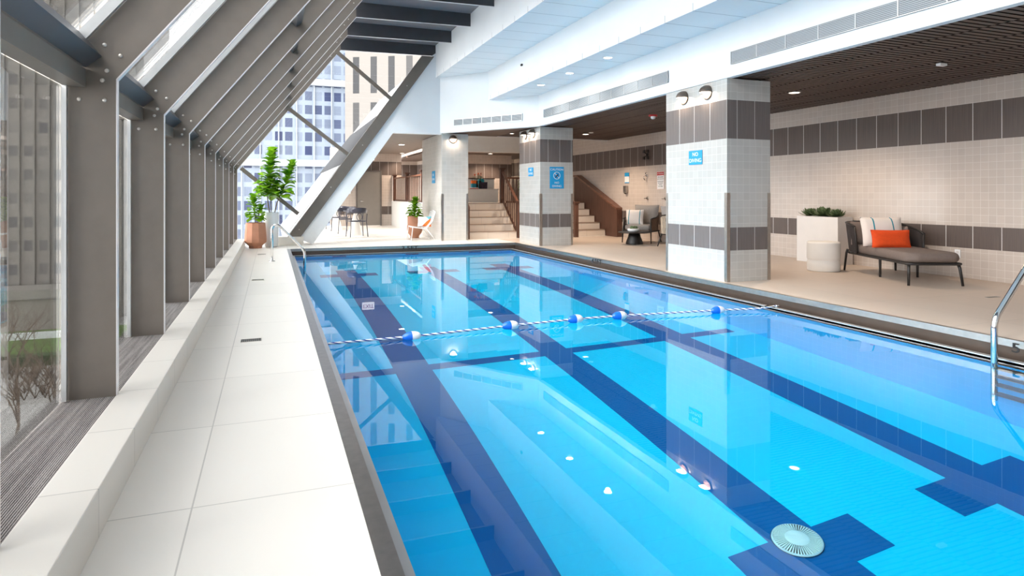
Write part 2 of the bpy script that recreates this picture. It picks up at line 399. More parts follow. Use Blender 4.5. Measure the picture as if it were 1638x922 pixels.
for cx in (1.42, 3.06, 4.58):
    b = MB().box(cx-.45, cx+.45, WY1-.012, WY1, ZW-.085, ZW-.045).box(cx-.15, cx+.15, WY1-.012, WY1, -.6, ZW-.02)
    struct('trim_5', b, M['lane'], 'navy target mark on the far pool wall')
# coping / gutter
def ringbox(b, x0, x1, y0, y1, w, z0, z1, mi=0):
    b.box(x0, x0+w, y0, y1, z0, z1, mi).box(x1-w, x1, y0, y1, z0, z1, mi).box(x0+w, x1-w, y1-w, y1, z0, z1, mi).box(x0+w, x1-w, y0, y0+w, z0, z1, mi)
b = MB(); ringbox(b, XL, XR, YN, YF, .05, -.3, .004); b.box(XL+.05, XL+.07, YN+.05, YF-.05, -.03, .004); struct('trim_6', b, M['steel'], 'stainless coping edge of the pool')
b = MB(); ringbox(b, XL+.05, XR-.05, YN+.05, YF-.05, .004, -.16, -.055); struct('trim_9', b, M['reflectdark'], 'stainless gutter wall coloured dark for its dark reflection')
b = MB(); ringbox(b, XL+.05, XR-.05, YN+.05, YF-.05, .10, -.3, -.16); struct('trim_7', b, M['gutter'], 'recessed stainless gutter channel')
b = MB(); ringbox(b, XL+.095, XR-.145, YN+.145, YF-.105, .055, -.30, -.145+.01)
struct('trim_8', b, M['alu'], 'stainless overflow lip around the water')
# depth marks
for s, loc, rot, sz in (('3.5FT', (3.03, YF-.056, -.055), ROT_NEGY, .15), ('4.5FT', (XR-.056, 10.6, -.055), ROT_NEGX, .15), ('5 FT', (XR-.056, 3.33, -.06), ROT_NEGX, .13)):
    o = text('depth_marking', s, sz, M['black'], None, loc, rot, .001); o.scale = (1.15, .85, 1)
    tag(o, {'3.5FT': 'black 3.5FT depth mark on the far pool edge', '4.5FT': 'black 4.5FT depth mark on the pool edge below the lounge chairs', '5 FT': 'black 5 depth mark on the pool edge beside the ladder'}[s], 'depth mark')

# ---- walls
struct('wall_right', MB().box(XWALL, XWALL+.2, YB, 24.7, -.2, 3.6), M['tilewarm'], 'tiled wall behind the lounge')
struct('wall_back', MB().box(-1.2, XWALL, YB-.2, YB, -.3, 5.2), M['white'], 'wall behind the camera')
b = MB()
HD = -.02
struct('wall_far', MB().box(2.1, 3.05, 25.2, 25.4, -.1, 3.0).box(4.03, 4.45, 25.2, 25.4, -.1, 3.0).box(3.05, 4.03, 25.2, 25.4, 2.14, 3.0).box(4.45, 4.81, 25.2, 25.4, 1.9, 3.0), M['tilewarm'], 'tiled wall with grey door at the far end')
struct('wall_low', MB().box(4.42, 4.62, 18.45, 25.4, 0, .95), M['offwhite'], 'white low wall of the raised platform')
# platform
struct('floor', MB().box(4.62, XWALL, 18.2, 27.6, -.1, .95).box(6.5, 8.05, 17.9, 18.2, -.1, .95).box(4.42, 4.8, 17.0, 18.45, -.1, .95), M['deckwarm'], 'raised platform floor')
struct('wall_rear_platform', MB().box(6.3, 8.25, 22.0, 22.2, .95, 2.64), M['tileback'], 'tiled rear wall of the platform')
struct('wall_rear_room', MB().box(4.6, 6.2, 27.5, 27.7, .95, 3.6), M['tilewarm'], 'tiled far wall of the raised room')
struct('wall_rear_side', MB().prism([(5.93, 27.5), (6.1, 27.5), (6.5, 22.2), (6.3, 22.2)], .95, 3.6, 'Z'), M['tilewarm'], 'side wall of the raised room')
struct('wall_rear_nook', MB().box(8.0, XWALL, 24.5, 24.7, .95, 3.6), M['tilewarm'], 'beige wall of the rear nook')
struct('wall_platform_bulkhead', MB().box(4.9, XWALL, 20.6, 20.8, 2.64, 3.6), M['offwhite'], 'plain bulkhead over the platform')
# ---- ceilings
# slatted dark ceiling over lounge
b = MB().box(5.85, XWALL, YB, 16.7, 2.86, 2.92)
struct('ceiling', b, M['slatshade'], 'backing above the slat ceiling, coloured black for the shaded gaps')
b = MB(); xs = [5.80, 6.42, 7.0, 7.58, 8.16, 8.74, XWALL]
for j in range(6):
    y = YB+(.0425 if j % 2 else 0)
    while y < 16.6:
        x0, x1, ya, yb = xs[j], xs[j+1]-.015, y, y+.058; y += .085
        v = [(x, yy, z) for x in (x0, x1) for yy in (ya, yb) for z in (2.80, 2.808)]
        b.add(v, [(0, 4, 6, 2)], 0); b.add(v, [(0, 1, 5, 4), (2, 6, 7, 3), (0, 2, 3, 1), (4, 5, 7, 6), (1, 3, 7, 5)], 1)  # slat sides coloured black so the gaps between boards look shaded
for xx in xs[1:-1]: b.box(xx-.03, xx+.02, YB, 16.6, 2.82, 2.86, 1)
struct('ceiling', b, [M['slat'], M['slatshade']], 'dark brown slatted wood ceiling')
# triangle behind the diagonal wall + over the far dining area
struct('ceiling', MB().prism([(5.82, 16.7), (5.82, 13.75), (4.1, 16.2), (4.1, 16.7)], 2.80, 2.9, 'Z'), M['slat'], 'dark ceiling behind the angled wall')
struct('ceiling', MB().box(2.8, 4.9, 16.25, 25.4, 2.80, 2.9), plain('taupe_ceiling', srgb(128, 118, 112), .6, var=.05), 'taupe ceiling over the dining area')
struct('ceiling', MB().box(4.9, XWALL, 20.8, 27.7, 2.64, 2.7), M['slat'], 'dark ceiling over the platform rear')
struct('ceiling', MB().box(4.9, XWALL, 16.7, 20.6, 3.55, 3.65).box(4.9, XWALL, 16.7, 16.75, 2.8, 3.6), M['white'], 'high white ceiling above the stairs')
# white stepped ceiling of the pool hall
X0, X1, X2 = 3.95, 4.95, 5.78
Z0, Z1, ZS = 4.20, 3.50, 2.78
def dy(x): return 13.62+(5.80-x)*(16.1-13.62)/(5.80-4.05)     # angled wall line
struct('ceiling', MB().prism([(X0, YB), (X1, YB), (X1, dy(X1)+.1), (X0, 16.3)], Z0, Z0+.1, 'Z'), M['ceil'], 'upper strip of white ceiling tiles')
struct('ceiling', MB().prism([(X1, YB), (X2, YB), (X2, dy(X2)+.1), (X1, dy(X1)+.1)], Z1, Z1+.1, 'Z'), M['ceil'], 'lower strip of white ceiling tiles')
struct('wall_ceiling_step', MB().box(X1, X1+.08, YB, dy(X1)+.05, Z1+.1, Z0), M['white'], 'white step between ceiling strips')
struct('wall_fascia', MB().box(X0, X0+.08, YB, 16.1, Z0+.1, 5.2), M['white'], 'white fascia beside the roof beams')
struct('wall_bulkhead', MB().box(X2, X2+.1, YB, 13.62, ZS, Z1+.1), M['white'], 'white bulkhead above the columns')
b = MB().prism([(5.80, 13.62), (5.9, 13.75), (4.12, 16.22), (4.05, 16.08)], ZS, 5.2, 'Z')
struct('wall_angled', b, M['white'], 'white angled bulkhead at the far corner')
# gable infill (white sloping panel)
sl = (2.83-.93)/(2.72-.0)
b = MB().prism([(.50, 0.2), (.93, 0), (2.86, 2.75), (4.1, 2.75), (4.1, 4.95), (3.86, 4.76), (.62, .2)], YEND-.02, YEND+.2, 'Y')
struct('wall_gable', b, M['white'], 'white sloping gable panel')
# sloping roof of the building part beyond the gable
b = MB().prism([(1.76, 2.0), (2.1, 1.75), (2.84, 2.9), (4.4, 4.7), (3.95, 4.86)], YEND+.22, 25.4, 'Y')
struct('wall_slope_roof', b, plain('white_roof_metal', srgb(165, 165, 166), .6, var=.02), 'white sloping roof beyond the gable')
b = MB()
for k in range(9):
    y = YEND+.3+k*1.0; b.prism([(.42, .2), (.56, .1), (2.0, 1.9), (1.76, 2.0)], y, y+.45, 'Y')
b.prism([(.30, 0), (.6, 0), (.6, .1), (.42, .22)], YEND+.22, 25.4, 'Y')
bs = MB()
for k in range(20):
    y = YEND+.45+k*.45; bs.prism([(1.70, 2.0), (1.76, 2.0), (2.9, 3.48), (2.84, 3.48)], y, y+.07, 'Y')
struct('wall_slope_seams', bs, plain('roof_seam_grey', srgb(70, 70, 72), .6), 'grey seams on the sloping roof')
struct('wall_slope_bars', b, bpy.data.materials['white_roof_metal'], 'white bars of the sloping windows beyond the gable')

# ---- tiled columns
def column(x0, x1, y0, y1, label, guards, mat):
    t = thing('tiled_column', label, 'column', ((x0+x1)/2, (y0+y1)/2, 0), 0, None)
    hx, hy = (x1-x0)/2, (y1-y0)/2
    obj('tiled_shaft', MB().box(-hx, hx, -hy, hy, 0, ZS-.001), mat, t)
    for sx, sy in guards:
        X, Y = sx*hx, sy*hy; e = .004; w = .05
        b = MB().prism([(X+sx*e, Y+sy*e), (X-sx*w, Y+sy*e), (X-sx*w, Y), (X, Y), (X, Y-sy*w), (X+sx*e, Y-sy*w)], 0.005, 1.22, 'Z')
        obj('corner_guard', b, M['steel'], t)
    return t
column(5.80, 6.54, 7.12, 8.55, 'nearest tiled column with a square blue sign and two sconces', [(-1, -1), (1, -1), (-1, 1)], M['tile'])
column(5.86, 6.70, 13.72, 15.05, 'middle tiled column carrying the large blue caution sign', [(-1, -1), (1, -1)], M['tile2'])
column(4.12, 4.83, 16.12, 18.4, 'farthest tiled column with one sconce beside the steps', [(-1, -1), (1, -1)], M['tile3'])

# ---- wall grilles on the bulkhead
def grille_unit(p0, p1, z0, z1, label, n, joints=True):
    """p0,p1 plan points, unit faces the pool"""
    p0 = Vector(p0+(0,)); p1 = Vector(p1+(0,)); d = (p1-p0); L = d.length; ang = math.atan2(d.y, d.x)
    t = thing('air_grille', label, 'vent', (p0.x, p0.y, z0), ang, None); H = z1-z0
    obj('louvres', MB().box(0, L, -.010, -.001, 0, H), M['grille'], t)
    b = MB().box(0, L, -.016, -.001, 0, .008).box(0, L, -.016, -.001, H-.008, H)
    for k in range(n+1):
        x = L*k/n; b.box(max(0, x-.006), min(L, x+.006), -.016, -.001, 0, H)
    obj('grille_frame', b, M['alu'], t); return t
grille_unit((5.775, 7.0), (5.775, YB+.3), 2.94, 3.11, 'long grey air grille on the bulkhead nearer than the first column', 19)
grille_unit((5.775, 13.3), (5.775, 8.45), 2.94, 3.12, 'grey air grille on the bulkhead between first and middle columns', 11)
grille_unit((4.33, 15.68), (5.52, 14.00), 2.94, 3.10, 'short grey air grille on the angled bulkhead', 7)
for g in [o for o in C.objects if o.name.startswith('air_grille')]:
    # push frames toward the pool side (local +Y or -Y)
    pass

# ---- steel frames
SL = (4.73-1.78)/(1.58+.74)
def frame(y, gable=False):
    t = thing('steel_frame', 'x', 'steel frame', (-.85, y, .16), 0, 'row of bent steel frames along the glazed wall')
    ox, oz = -.85, .16
    L = lambda pts: [(a-ox, c-oz) for a, c in pts]
    T = .04
    obj('post', MB().prism(L([(-.95, .165), (-.74, .165), (-.74, 1.78), (-.95, 1.86)]), 0, T, 'Y'), M['frame'], t)
    obj('rafter', MB().prism(L([(-.95, 1.86), (-.74, 1.78), (1.58, 4.73), (1.58, 5.03), (1.55, 5.03)]), 0, T, 'Y'), M['frame'], t)
    obj('roof_beam', MB().prism(L([(1.58, 4.73), (X0, 4.76), (X0, 5.03), (1.58, 5.03)]), 0, T, 'Y'), M['darkshadeframe'], t)  # same plate as the rafter; face turned from the light coloured darker
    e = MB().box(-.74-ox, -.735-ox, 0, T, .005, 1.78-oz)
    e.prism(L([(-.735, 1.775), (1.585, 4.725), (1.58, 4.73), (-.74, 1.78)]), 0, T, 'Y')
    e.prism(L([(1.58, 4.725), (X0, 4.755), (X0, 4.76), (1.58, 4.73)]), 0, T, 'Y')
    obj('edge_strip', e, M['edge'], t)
    for (x, z) in ((-.79, 1.95), (-.72, 1.90), (-.78, 1.82), (-.80, 1.77), (-.90, 1.67), (-.79, 1.67), (1.43, 4.67), (1.35, 4.55)):
        bb = MB().lathe([(0, .006), (.007, .006), (.010, .003), (.011, 0)], n=10)
        o = obj('bolt', bb, M['bolt'], t); o.location = (x-ox, -.0005, z-oz); o.rotation_euler = (PI/2, 0, 0)
    if y < FR[-1]-.1:   # rails running on to the next frame
        y0, y1 = T, 1.533
        obj('eave_beam', MB().prism(L([(-.975, 1.97), (-.89, 2.0), (-.80, 1.89), (-.87, 1.83), (-.975, 1.85)]), y0, y1, 'Y'), M['darkshadeframe'], t)
        obj('eave_channel', MB().prism(L([(-.96, 1.73), (-.87, 1.73), (-.87, 1.82), (-.96, 1.82)]), y0, y1, 'Y'), M['frame'], t)
        obj('purlin', MB().prism(L([(.17, 3.41), (.24, 3.45), (.36, 3.34), (.29, 3.27)]), y0, y1, 'Y'), M['darkshadeframe'], t)
        obj('glazing_bar', MB().box(-.965-ox, -.945-ox, 1.503, y1, .01, 1.73-oz).box(-.965-ox, -.945-ox, T, T+.03, .01, 1.73-oz).prism(L([(-.93, 1.96), (-.90, 1.92), (1.40, 4.85), (1.36, 4.88)]), 1.503, y1, 'Y').prism(L([(-.93, 1.96), (-.90, 1.92), (1.40, 4.85), (1.36, 4.88)]), T, T+.03, 'Y'), M['alu'], t)
    return t
base = frame(FR[0]); base['label'] = 'bent steel frame of post, sloping rafter and roof beam behind the camera'
frames = [base]
names = {3: 'first', 4: 'second', 5: 'third', 6: 'fourth', 7: 'fifth', 8: 'sixth', 9: 'seventh', 10: 'eighth'}
for i, y in enumerate(FR[1:-1], 1):
    r = dup(base, (-.85, y, .16), 0)
    frames.append(r)
ordn = ['nearest in view, largest', 'second from the camera', 'third from the camera', 'fourth from the camera', 'fifth from the camera', 'sixth from the camera', 'seventh from the camera', 'eighth from the camera']
k = 0
for i, y in enumerate(FR[:-1]):
    if y > 3.5: frames[i]['label'] = 'taupe steel post and sloping rafter, '+ordn[k]; k += 1
    elif y > 2: frames[i]['label'] = 'steel frame whose blue-lit eave beam crosses the top left corner'
    else: frames[i]['label'] = 'taupe steel post and rafter at or behind the camera'
gf = frame(FR[-1]); gf['label'] = 'last taupe steel post and rafter, edging the end window'
# gable brace
t = thing('gable_brace', 'dark steel diagonal brace with cross bars across the end window', 'steel frame', (.5, YEND, .2))
ox, oz = .5, .2; L = lambda pts: [(a-ox, c-oz) for a, c in pts]
obj('brace_beam', MB().prism(L([(.36, .2), (.66, .2), (3.90, 4.73), (3.58, 4.73)]), -.06, .05, 'Y'), M['frame'], t)
for a, c in (((-.66, 1.81), (.60, .74)), ((.38, 3.24), (1.75, 2.18)), ((1.5, 4.66), (2.82, 3.58))):
    a = Vector(a); c = Vector(c); d = (c-a).normalized(); n = Vector((-d.y, d.x))*.045
    obj('cross_bar', MB().prism(L([tuple(a+n), tuple(a-n), tuple(c-n), tuple(c+n)]), -.05, .0, 'Y'), M['frame'], t)
for x in (.62, 1.35, 2.1, 3.2):
    z = (x-.5)*1.385+.2
    o = obj('bolt', MB().lathe([(0, .006), (.012, .006), (.014, 0)], n=10), M['bolt'], t); o.location = (x-ox, -.0605, z-oz); o.rotation_euler = (PI/2, 0, 0)
# glazing: vertical panes, sloping panes, gable pane
n = 1
for y in [YB]+FR[:-1]:
    if y == YB and FR[0] < YB: continue
    y1 = min([f for f in FR if f > y+.01])
    struct('window_%d' % n, MB().box(-.972, -.966, y+.042, y1, .17, 1.73), M['glass'], 'tall vertical pane between steel posts'); n += 1
    p = [(-.96, 1.95), (1.40, 4.96), (1.395, 4.965), (-.965, 1.955)]
    struct('window_%d' % n, MB().prism(p, y+.042, y1, 'Y'), M['glass'], 'sloping glass pane between steel rafters'); n += 1
struct('window_%d' % n, MB().prism([(-.95, .17), (.42, .17), (3.7, 4.73), (1.5, 4.73), (-.95, 1.8)], YEND+.045, YEND+.05, 'Y'), M['glass'], 'large sloping end window')
struct('ceiling', MB().box(1.40, X0, YB, YEND+.1, 5.03, 5.1), plain('grey_roof_panel', srgb(128, 122, 126), .5, var=.04), 'grey roof panels above the roof beams')

# ------------------------------------------------------------------ lamps
def spot(loc, power, col=(1, .9, .78), size=2.4, blend=.6, r=.05):
    l = bpy.data.lights.new('downlight_lamp', 'SPOT'); l.energy = power; l.color = col; l.spot_size = size; l.spot_blend = blend; l.shadow_soft_size = r
    o = bpy.data.objects.new('downlight_lamp', l); C.objects.link(o); o.location = loc; return o
def downlight(x, y, z, label, power, warm, r=.07, group=None):
    t = thing('downlight', label, 'ceiling light', (x, y, z), 0, group)
    obj('trim_ring', MB().lathe([(r+.018, 0), (r+.018, -.008), (r, -.008), (r, .0)], n=24), M['signwhite'], t)
    obj('lens', MB().lathe([(r, -.004), (0.0, -.004)], n=24), M['lampwarm' if warm else 'lampwhite'], t)
    o = spot((0, 0, -.03), power, (1, .80, .62) if warm else (1, .97, .93)); o.parent = t
    return t
for (y, lb) in ((12.35, 'white ceiling downlight farthest along the lower white strip'), (10.97, 'white ceiling downlight in the middle of the lower white strip'), (9.5, 'white ceiling downlight nearest on the lower white strip')):
    downlight(5.29, y, Z1, lb, 22, False, .07)
for (x, y, lb) in ((7.69, 7.85, 'warm downlight in the slat ceiling above the daybed end'), (7.8, 15.2, 'warm downlight in the slat ceiling near the right-hand steps')):
    downlight(x, y, 2.80, lb, 85 if y < 10 else 150, True, .075)
for (x, y) in ((7.7, 3.9), (7.7, 0.8), (7.7, 11.9)):
    pass
downlight(3.9, 20.4, 2.80, 'round downlight in the taupe dining ceiling near the gable', 260, False, .09)
downlight(4.72, 24.6, 2.80, 'small downlight over the railing end of the dining ceiling', 60, True, .08)
downlight(5.6, 24.0, 2.64, 'warm downlight over the raised room', 70, True, .08)
downlight(7.2, 21.3, 2.64, 'warm downlight above the platform counter', 60, True, .08)
downlight(5.9, 15.7, 2.80, 'small downlight above the middle steps', 60, True, .05)
# ------------------------------------------------------------------ light from outside
w = bpy.data.worlds.new('overcast_sky'); sc.world = w; w.use_nodes = True
nt = w.node_tree; nt.nodes.clear()
bg = nt.nodes.new('ShaderNodeBackground'); bg.inputs[0].default_value = (1, .985, .96, 1); bg.inputs[1].default_value = 4.0
wo = nt.nodes.new('ShaderNodeOutputWorld'); nt.links.new(bg.outputs[0], wo.inputs[0])
def portal(c, sx, sy, rot):
    l = bpy.data.lights.new('sky_portal', 'AREA'); l.shape = 'RECTANGLE'; l.size = sx; l.size_y = sy; l.cycles.is_portal = True
    o = bpy.data.objects.new('sky_portal', l); C.objects.link(o); o.location = c; o.rotation_euler = rot
LY = YEND-YB; CY = (YEND+YB)/2
portal((-.96, CY, .95), LY, 1.56, (PI/2, 0, PI/2+PI))      # vertical glazing, facing +X
portal((.2, CY, 3.45), 3.9, LY, (0, -math.atan(SL), 0))
s = bpy.data.lights.new('sun', 'SUN'); s.energy = 1.3; s.angle = .14; s.color = (1, .97, .92)
so = bpy.data.objects.new('sun', s); C.objects.link(so)
so.rotation_euler = Vector((-.85, -.42, .95)).to_track_quat('Z', 'Y').to_euler()
sc.view_settings.view_transform = 'Standard'; sc.view_settings.look = 'None'; sc.view_settings.exposure = .78; sc.view_settings.gamma = 1; sc.view_settings.use_curve_mapping = False
# ------------------------------------------------------------------ outside: street and towers
GZ = -16.0
struct('ground', MB().box(-220, 120, -40, 260, GZ-.5, GZ), M['street'], 'pale street paving far below')
tag(obj('lawn', MB().box(-44, -17, 79, 96, GZ, GZ+.25), M['grass']), 'green lawn below the window', 'lawn', None, 'structure')
def building(name, x0, x1, y0, y1, z1, mat, label, rot=0, cap=None):
    t = thing(name, label, 'building', ((x0+x1)/2, (y0+y1)/2, GZ), rot)
    hx, hy = (x1-x0)/2, (y1-y0)/2
    obj('facade', MB().box(-hx, hx, -hy, hy, 0, z1-GZ), mat, t)
    obj('parapet', MB().box(-hx-.3, hx+.3, -hy-.3, hy+.3, z1-GZ, z1-GZ+1.2), cap or M['concrete'], t)
    return t
t = building('office_tower', -66, -17.0, 104, 128, 70, M['towerdark'], 'grey office tower with vertical fins beyond the left panes')
b = MB(); x = -24.3
while x < 24.4: b.box(x, x+.22, -12.5, -12, 0, 86); x += 1.7
obj('facade_fins', b, M['concrete'], t)
t = building('office_tower', -5.0, 11.2, 76, 96, 48, M['towerblue'], 'blue glass tower with white floor bands seen through the end window')
b = MB(); z = 2.0
while z < 62: b.box(-8.3, 8.3, -10.4, -10, z, z+.75); z += 9.2
x = -8.1
while x < 8.2: b.box(x, x+.12, -10.2, -10, 0, 64); x += 1.9
obj('floor_band', b, plain('tower_band_white', srgb(150, 156, 164), .6), t)
t = building('stone_tower', 8.0, 21.4, 48, 62, 46, M['towerpale'], 'pale stone tower with dark slot windows at the top of the end window', -.5)
building('apartment_block', -13, -5.4, 92, 110, 9, tower('pale_lower_facade', srgb(140, 144, 150), srgb(58, 70, 96), 1.6, 2.6, .6, .6, .8, 3), 'lower pale apartment block beside the blue glass tower')
building('low_pavilion', -36, -23, 97, 102, GZ+4, plain('pavilion_wall', srgb(160, 154, 146), .8), 'low pavilion beyond the green lawn')
tag(obj('hedge', MB().box(-40, -17, 76.8, 78.5, GZ, GZ+1.0), M['hedge']), 'low hedge along the near lawn edge', 'hedge')
tag(obj('path_wall', MB().box(-36, -18, 90, 90.6, GZ+.25, GZ+1.0), M['white']), 'low white wall crossing the lawn', 'low wall')
rs = random.Random(11)
b = MB()
for i in range(120):
    c = Vector((rs.uniform(-28, -14.5), rs.uniform(64, 76), GZ)); hh = rs.uniform(.8, 2.0)
    for q in range(7):
        a = rs.uniform(0, 2*PI); b.tube([c, c+Vector((math.cos(a)*.5, math.sin(a)*.5, hh*.6)), c+Vector((math.cos(a+.4)*.9, math.sin(a+.4)*.9, hh))], [.035, .025, .01], 4)
o = obj('bare_shrubbery', b, M['brownshrub']); tag(o, 'brown leafless shrubbery around the street trees', 'shrubbery', None, 'stuff')
def bare_tree(x, y, h, seed, label):
    r = random.Random(seed); t = thing('bare_tree', label, 'tree', (x, y, GZ), 0, None); tr = MB(); tw = MB()
    def br(p, d, L, rad, lev):
        q = p+d*L*.5+Vector((r.uniform(-.1, .1), r.uniform(-.1, .1), .05))*L; e = q+(d+Vector((0, 0, .15))).normalized()*L*.5
        (tr if lev < 2 else tw).tube([p, q, e], [rad, rad*.8, rad*.6], 5)
        if lev < 4:
            for k in range(3 if lev else 4):
                a = r.uniform(0, 2*PI); n = (d+Vector((math.cos(a), math.sin(a), .35))*r.uniform(.55, .9)).normalized()
                br(q if k % 2 else e, n, L*r.uniform(.6, .78), rad*.5, lev+1)
    br(Vector((0, 0, 0)), Vector((0, 0, 1)), h*.36, .13, 0)
    obj('trunk', tr, M['brownshrub'], t); obj('twigs', tw, M['brownshrub'], t)
for i, (x, y, h, lb) in enumerate([(-16.2, 52, 8.5, 'leafless street tree at the foot of the leftmost pane'), (-14.2, 54, 9, 'leafless street tree standing on pale paving nearest the first post'), (-20.5, 66, 9, 'leafless tree among brown shrubbery toward the frame edge'), (-15.6, 63, 8, 'leafless tree in the middle of the brown shrubbery'), (-23.5, 73, 8, 'leafless tree in front of the lawn')]):
    bare_tree(x, y, h, 20+i, lb)

# ------------------------------------------------------------------ pool things
def arc(p0, p1, p2, n=6):
    p0, p1, p2 = map(Vector, (p0, p1, p2)); return [(1-t)**2*p0+2*t*(1-t)*p1+t*t*p2 for t in [i/n for i in range(n+1)]]
# left hand rail
t = thing('hand_rail', 'bent stainless hand rail leading into the water by the potted trees', 'hand rail', (.01, 12.25, 0))
p = [(0, 0, 0), (0, 0, .52)]+arc((0, 0, .56), (0, 0, .66), (.10, 0, .645))+[(.14, 0, .62)]+arc((.50, 0, .24), (.56, 0, .18), (.56, 0, .08))+[(.56, 0, -.9)]
obj('rail_tube', MB().tube(p, .023, 12), M['chrome'], t)
obj('base_flange', MB().lathe([(0, .012), (.045, .012), (.055, .004), (.055, .001)], n=20), M['chrome'], t)
# right ladder
t = thing('pool_ladder', 'stainless pool ladder with submerged steps at the right edge', 'ladder', (5.42, 3.44, 0))
for k, y in enumerate((0, -.5)):
    p = [(0, y, -1.25), (0, y, .08)]+arc((0, y, .12), (0, y, .19), (.05, y, .24))+arc((.42, y, .62), (.60, y, .80), (.72, y, .74))+arc((.80, y, .66), (.86, y, .58), (.86, y, .45))+[(.86, y, .001)]
    r = obj('side_rail', MB().tube(p, .024, 12), M['chrome'], t)
    f = obj('base_flange', MB().lathe([(0, .012), (.045, .012), (.055, .004), (.055, .001)], c=(.86, y, 0), n=20), M['chrome'], r)
for k in range(4):
    z = -.3-.25*k; obj('step', MB().box(-.06, .04, -.485, -.015, z-.02, z), M['steel'], t, bevel=.004)
# lane rope
pts = [(.47, 5.86, -.125), (1.23, 5.93, -.135), (2.25, 6.03, -.125), (3.0, 6.08, -.12), (3.53, 6.08, -.12), (4.76, 6.0, -.125), (5.27, 5.90, -.12), (5.52, 5.88, -.10)]
def rope_mat():
    t = NT('blue_white_twisted_rope'); P, x = t.pos()
    v = t.math('ADD', t.math('MULTIPLY', x[0], 11.5), t.math('MULTIPLY', x[2], 40)); f = t.math('LESS_THAN', t.math('FRACT', v), .38)
    t.bsdf(t.mix(f, srgb(236, 240, 242), srgb(20, 60, 150)), .6); return t.m
b = MB(); dense = []
for i in range(len(pts)-1):
    a, c = Vector(pts[i]), Vector(pts[i+1])
    for k in range(8): dense.append(a.lerp(c, k/8))
dense.append(Vector(pts[-1])); b.tube(dense, .011, 8)
rp = obj('lane_rope', b, rope_mat()); tag(rp, 'blue and white rope with floats across the pool', 'rope')
def float_mesh():
    pr = [(.0, -.095), (.016, -.09), (.030, -.07), (.044, -.035), (.048, -.002)]; q = [(.048, 0), (.047, .03), (.040, .058), (.026, .078), (.012, .084), (0, .085)]
    return MB().lathe(pr, n=24, mi=0).lathe([(.049, -.004), (.0495, .0), (.049, .004)], n=24, mi=1).lathe(q, n=24, mi=1)
for i, k in enumerate((1, 2, 3, 4, 5)):
    o = obj('float', float_mesh(), [M['buoyblue'], M['buoywhite']], rp); o.location = pts[k]; o.rotation_euler = (0, PI/2, .04)
obj('rope_hook', MB().lathe([(.02, 0), (.02, .01), (0, .012)], c=(5.5, 5.88, -.1), n=12).tube([(5.28, 5.9, -.12), (5.36, 5.9, -.10), (5.47, 5.88, -.11)], .012, 8), M['chrome'], rp)
# main drain
z = zb(3.0)
t = thing('main_drain', 'round pale ribbed drain cover on the navy lane line', 'drain', (2.96, 3.0, z+.012))
obj('domed_lid', MB().lathe([(0, .032), (.03, .033), (.062, .031), (.068, .026), (.07, .024)], n=48), M['drainlid'], t)
b = MB().lathe([(.138, .014), (.145, .010), (.147, 0)], n=48)
for k in range(52):
    a = 2*PI*k/52; m = Matrix.Rotation(a, 3, 'Z')
    v = [m@Vector(p) for p in [(.068, -.0020, .026), (.068, .0020, .026), (.139, .0046, .015), (.139, -.0046, .015), (.068, -.0022, .006), (.068, .0022, .006), (.139, .0042, .002), (.139, -.0042, .002)]]
    b.add(v, [(0, 1, 2, 3), (0, 4, 5, 1), (1, 5, 6, 2), (2, 6, 7, 3), (3, 7, 4, 0)])
obj('ribbed_rim', b, M['drainlid'], t)
obj('drain_body', MB().lathe([(0, .004), (.14, .004), (.15, 0)], n=48), M['black'], t)  # body coloured black to paint in shade between the ribs
# floor drains
def floor_drain(x, y, label, sx=.155, sy=.10, rot=0):
    t = thing('floor_drain', label, 'floor drain', (x, y, .0005), rot)
    obj('drain_frame', MB().box(-sx/2, sx/2, -sy/2, -sy/2+.006, 0, .003).box(-sx/2, sx/2, sy/2-.006, sy/2, 0, .003).box(-sx/2, -sx/2+.006, -sy/2, sy/2, 0, .003).box(sx/2-.006, sx/2, -sy/2, sy/2, 0, .003), M['steel'], t)
    b = MB()
    for k in range(9):
        u = -sx/2+.012+k*(sx-.02)/9; b.box(u, u+.007, -sy/2+.008, sy/2-.008, 0, .002)
    b.box(-sx/2, sx/2, -.004, .004, 0, .002)
    obj('grate', b, M['steel'], t); obj('drain_sump', MB().box(-sx/2+.004, sx/2-.004, -sy/2+.004, sy/2-.004, 0, .0008), M['black'], t)
floor_drain(-.155, 5.65, 'small slotted floor drain on the left deck, nearest')
floor_drain(-.175, 9.63, 'small slotted floor drain on the left deck, second along')
floor_drain(-.18, 13.75, 'small slotted floor drain on the left deck by the terracotta pot')
floor_drain(7.85, 5.0, 'slotted floor drain on the lounge floor by the ladder', .2, .05)

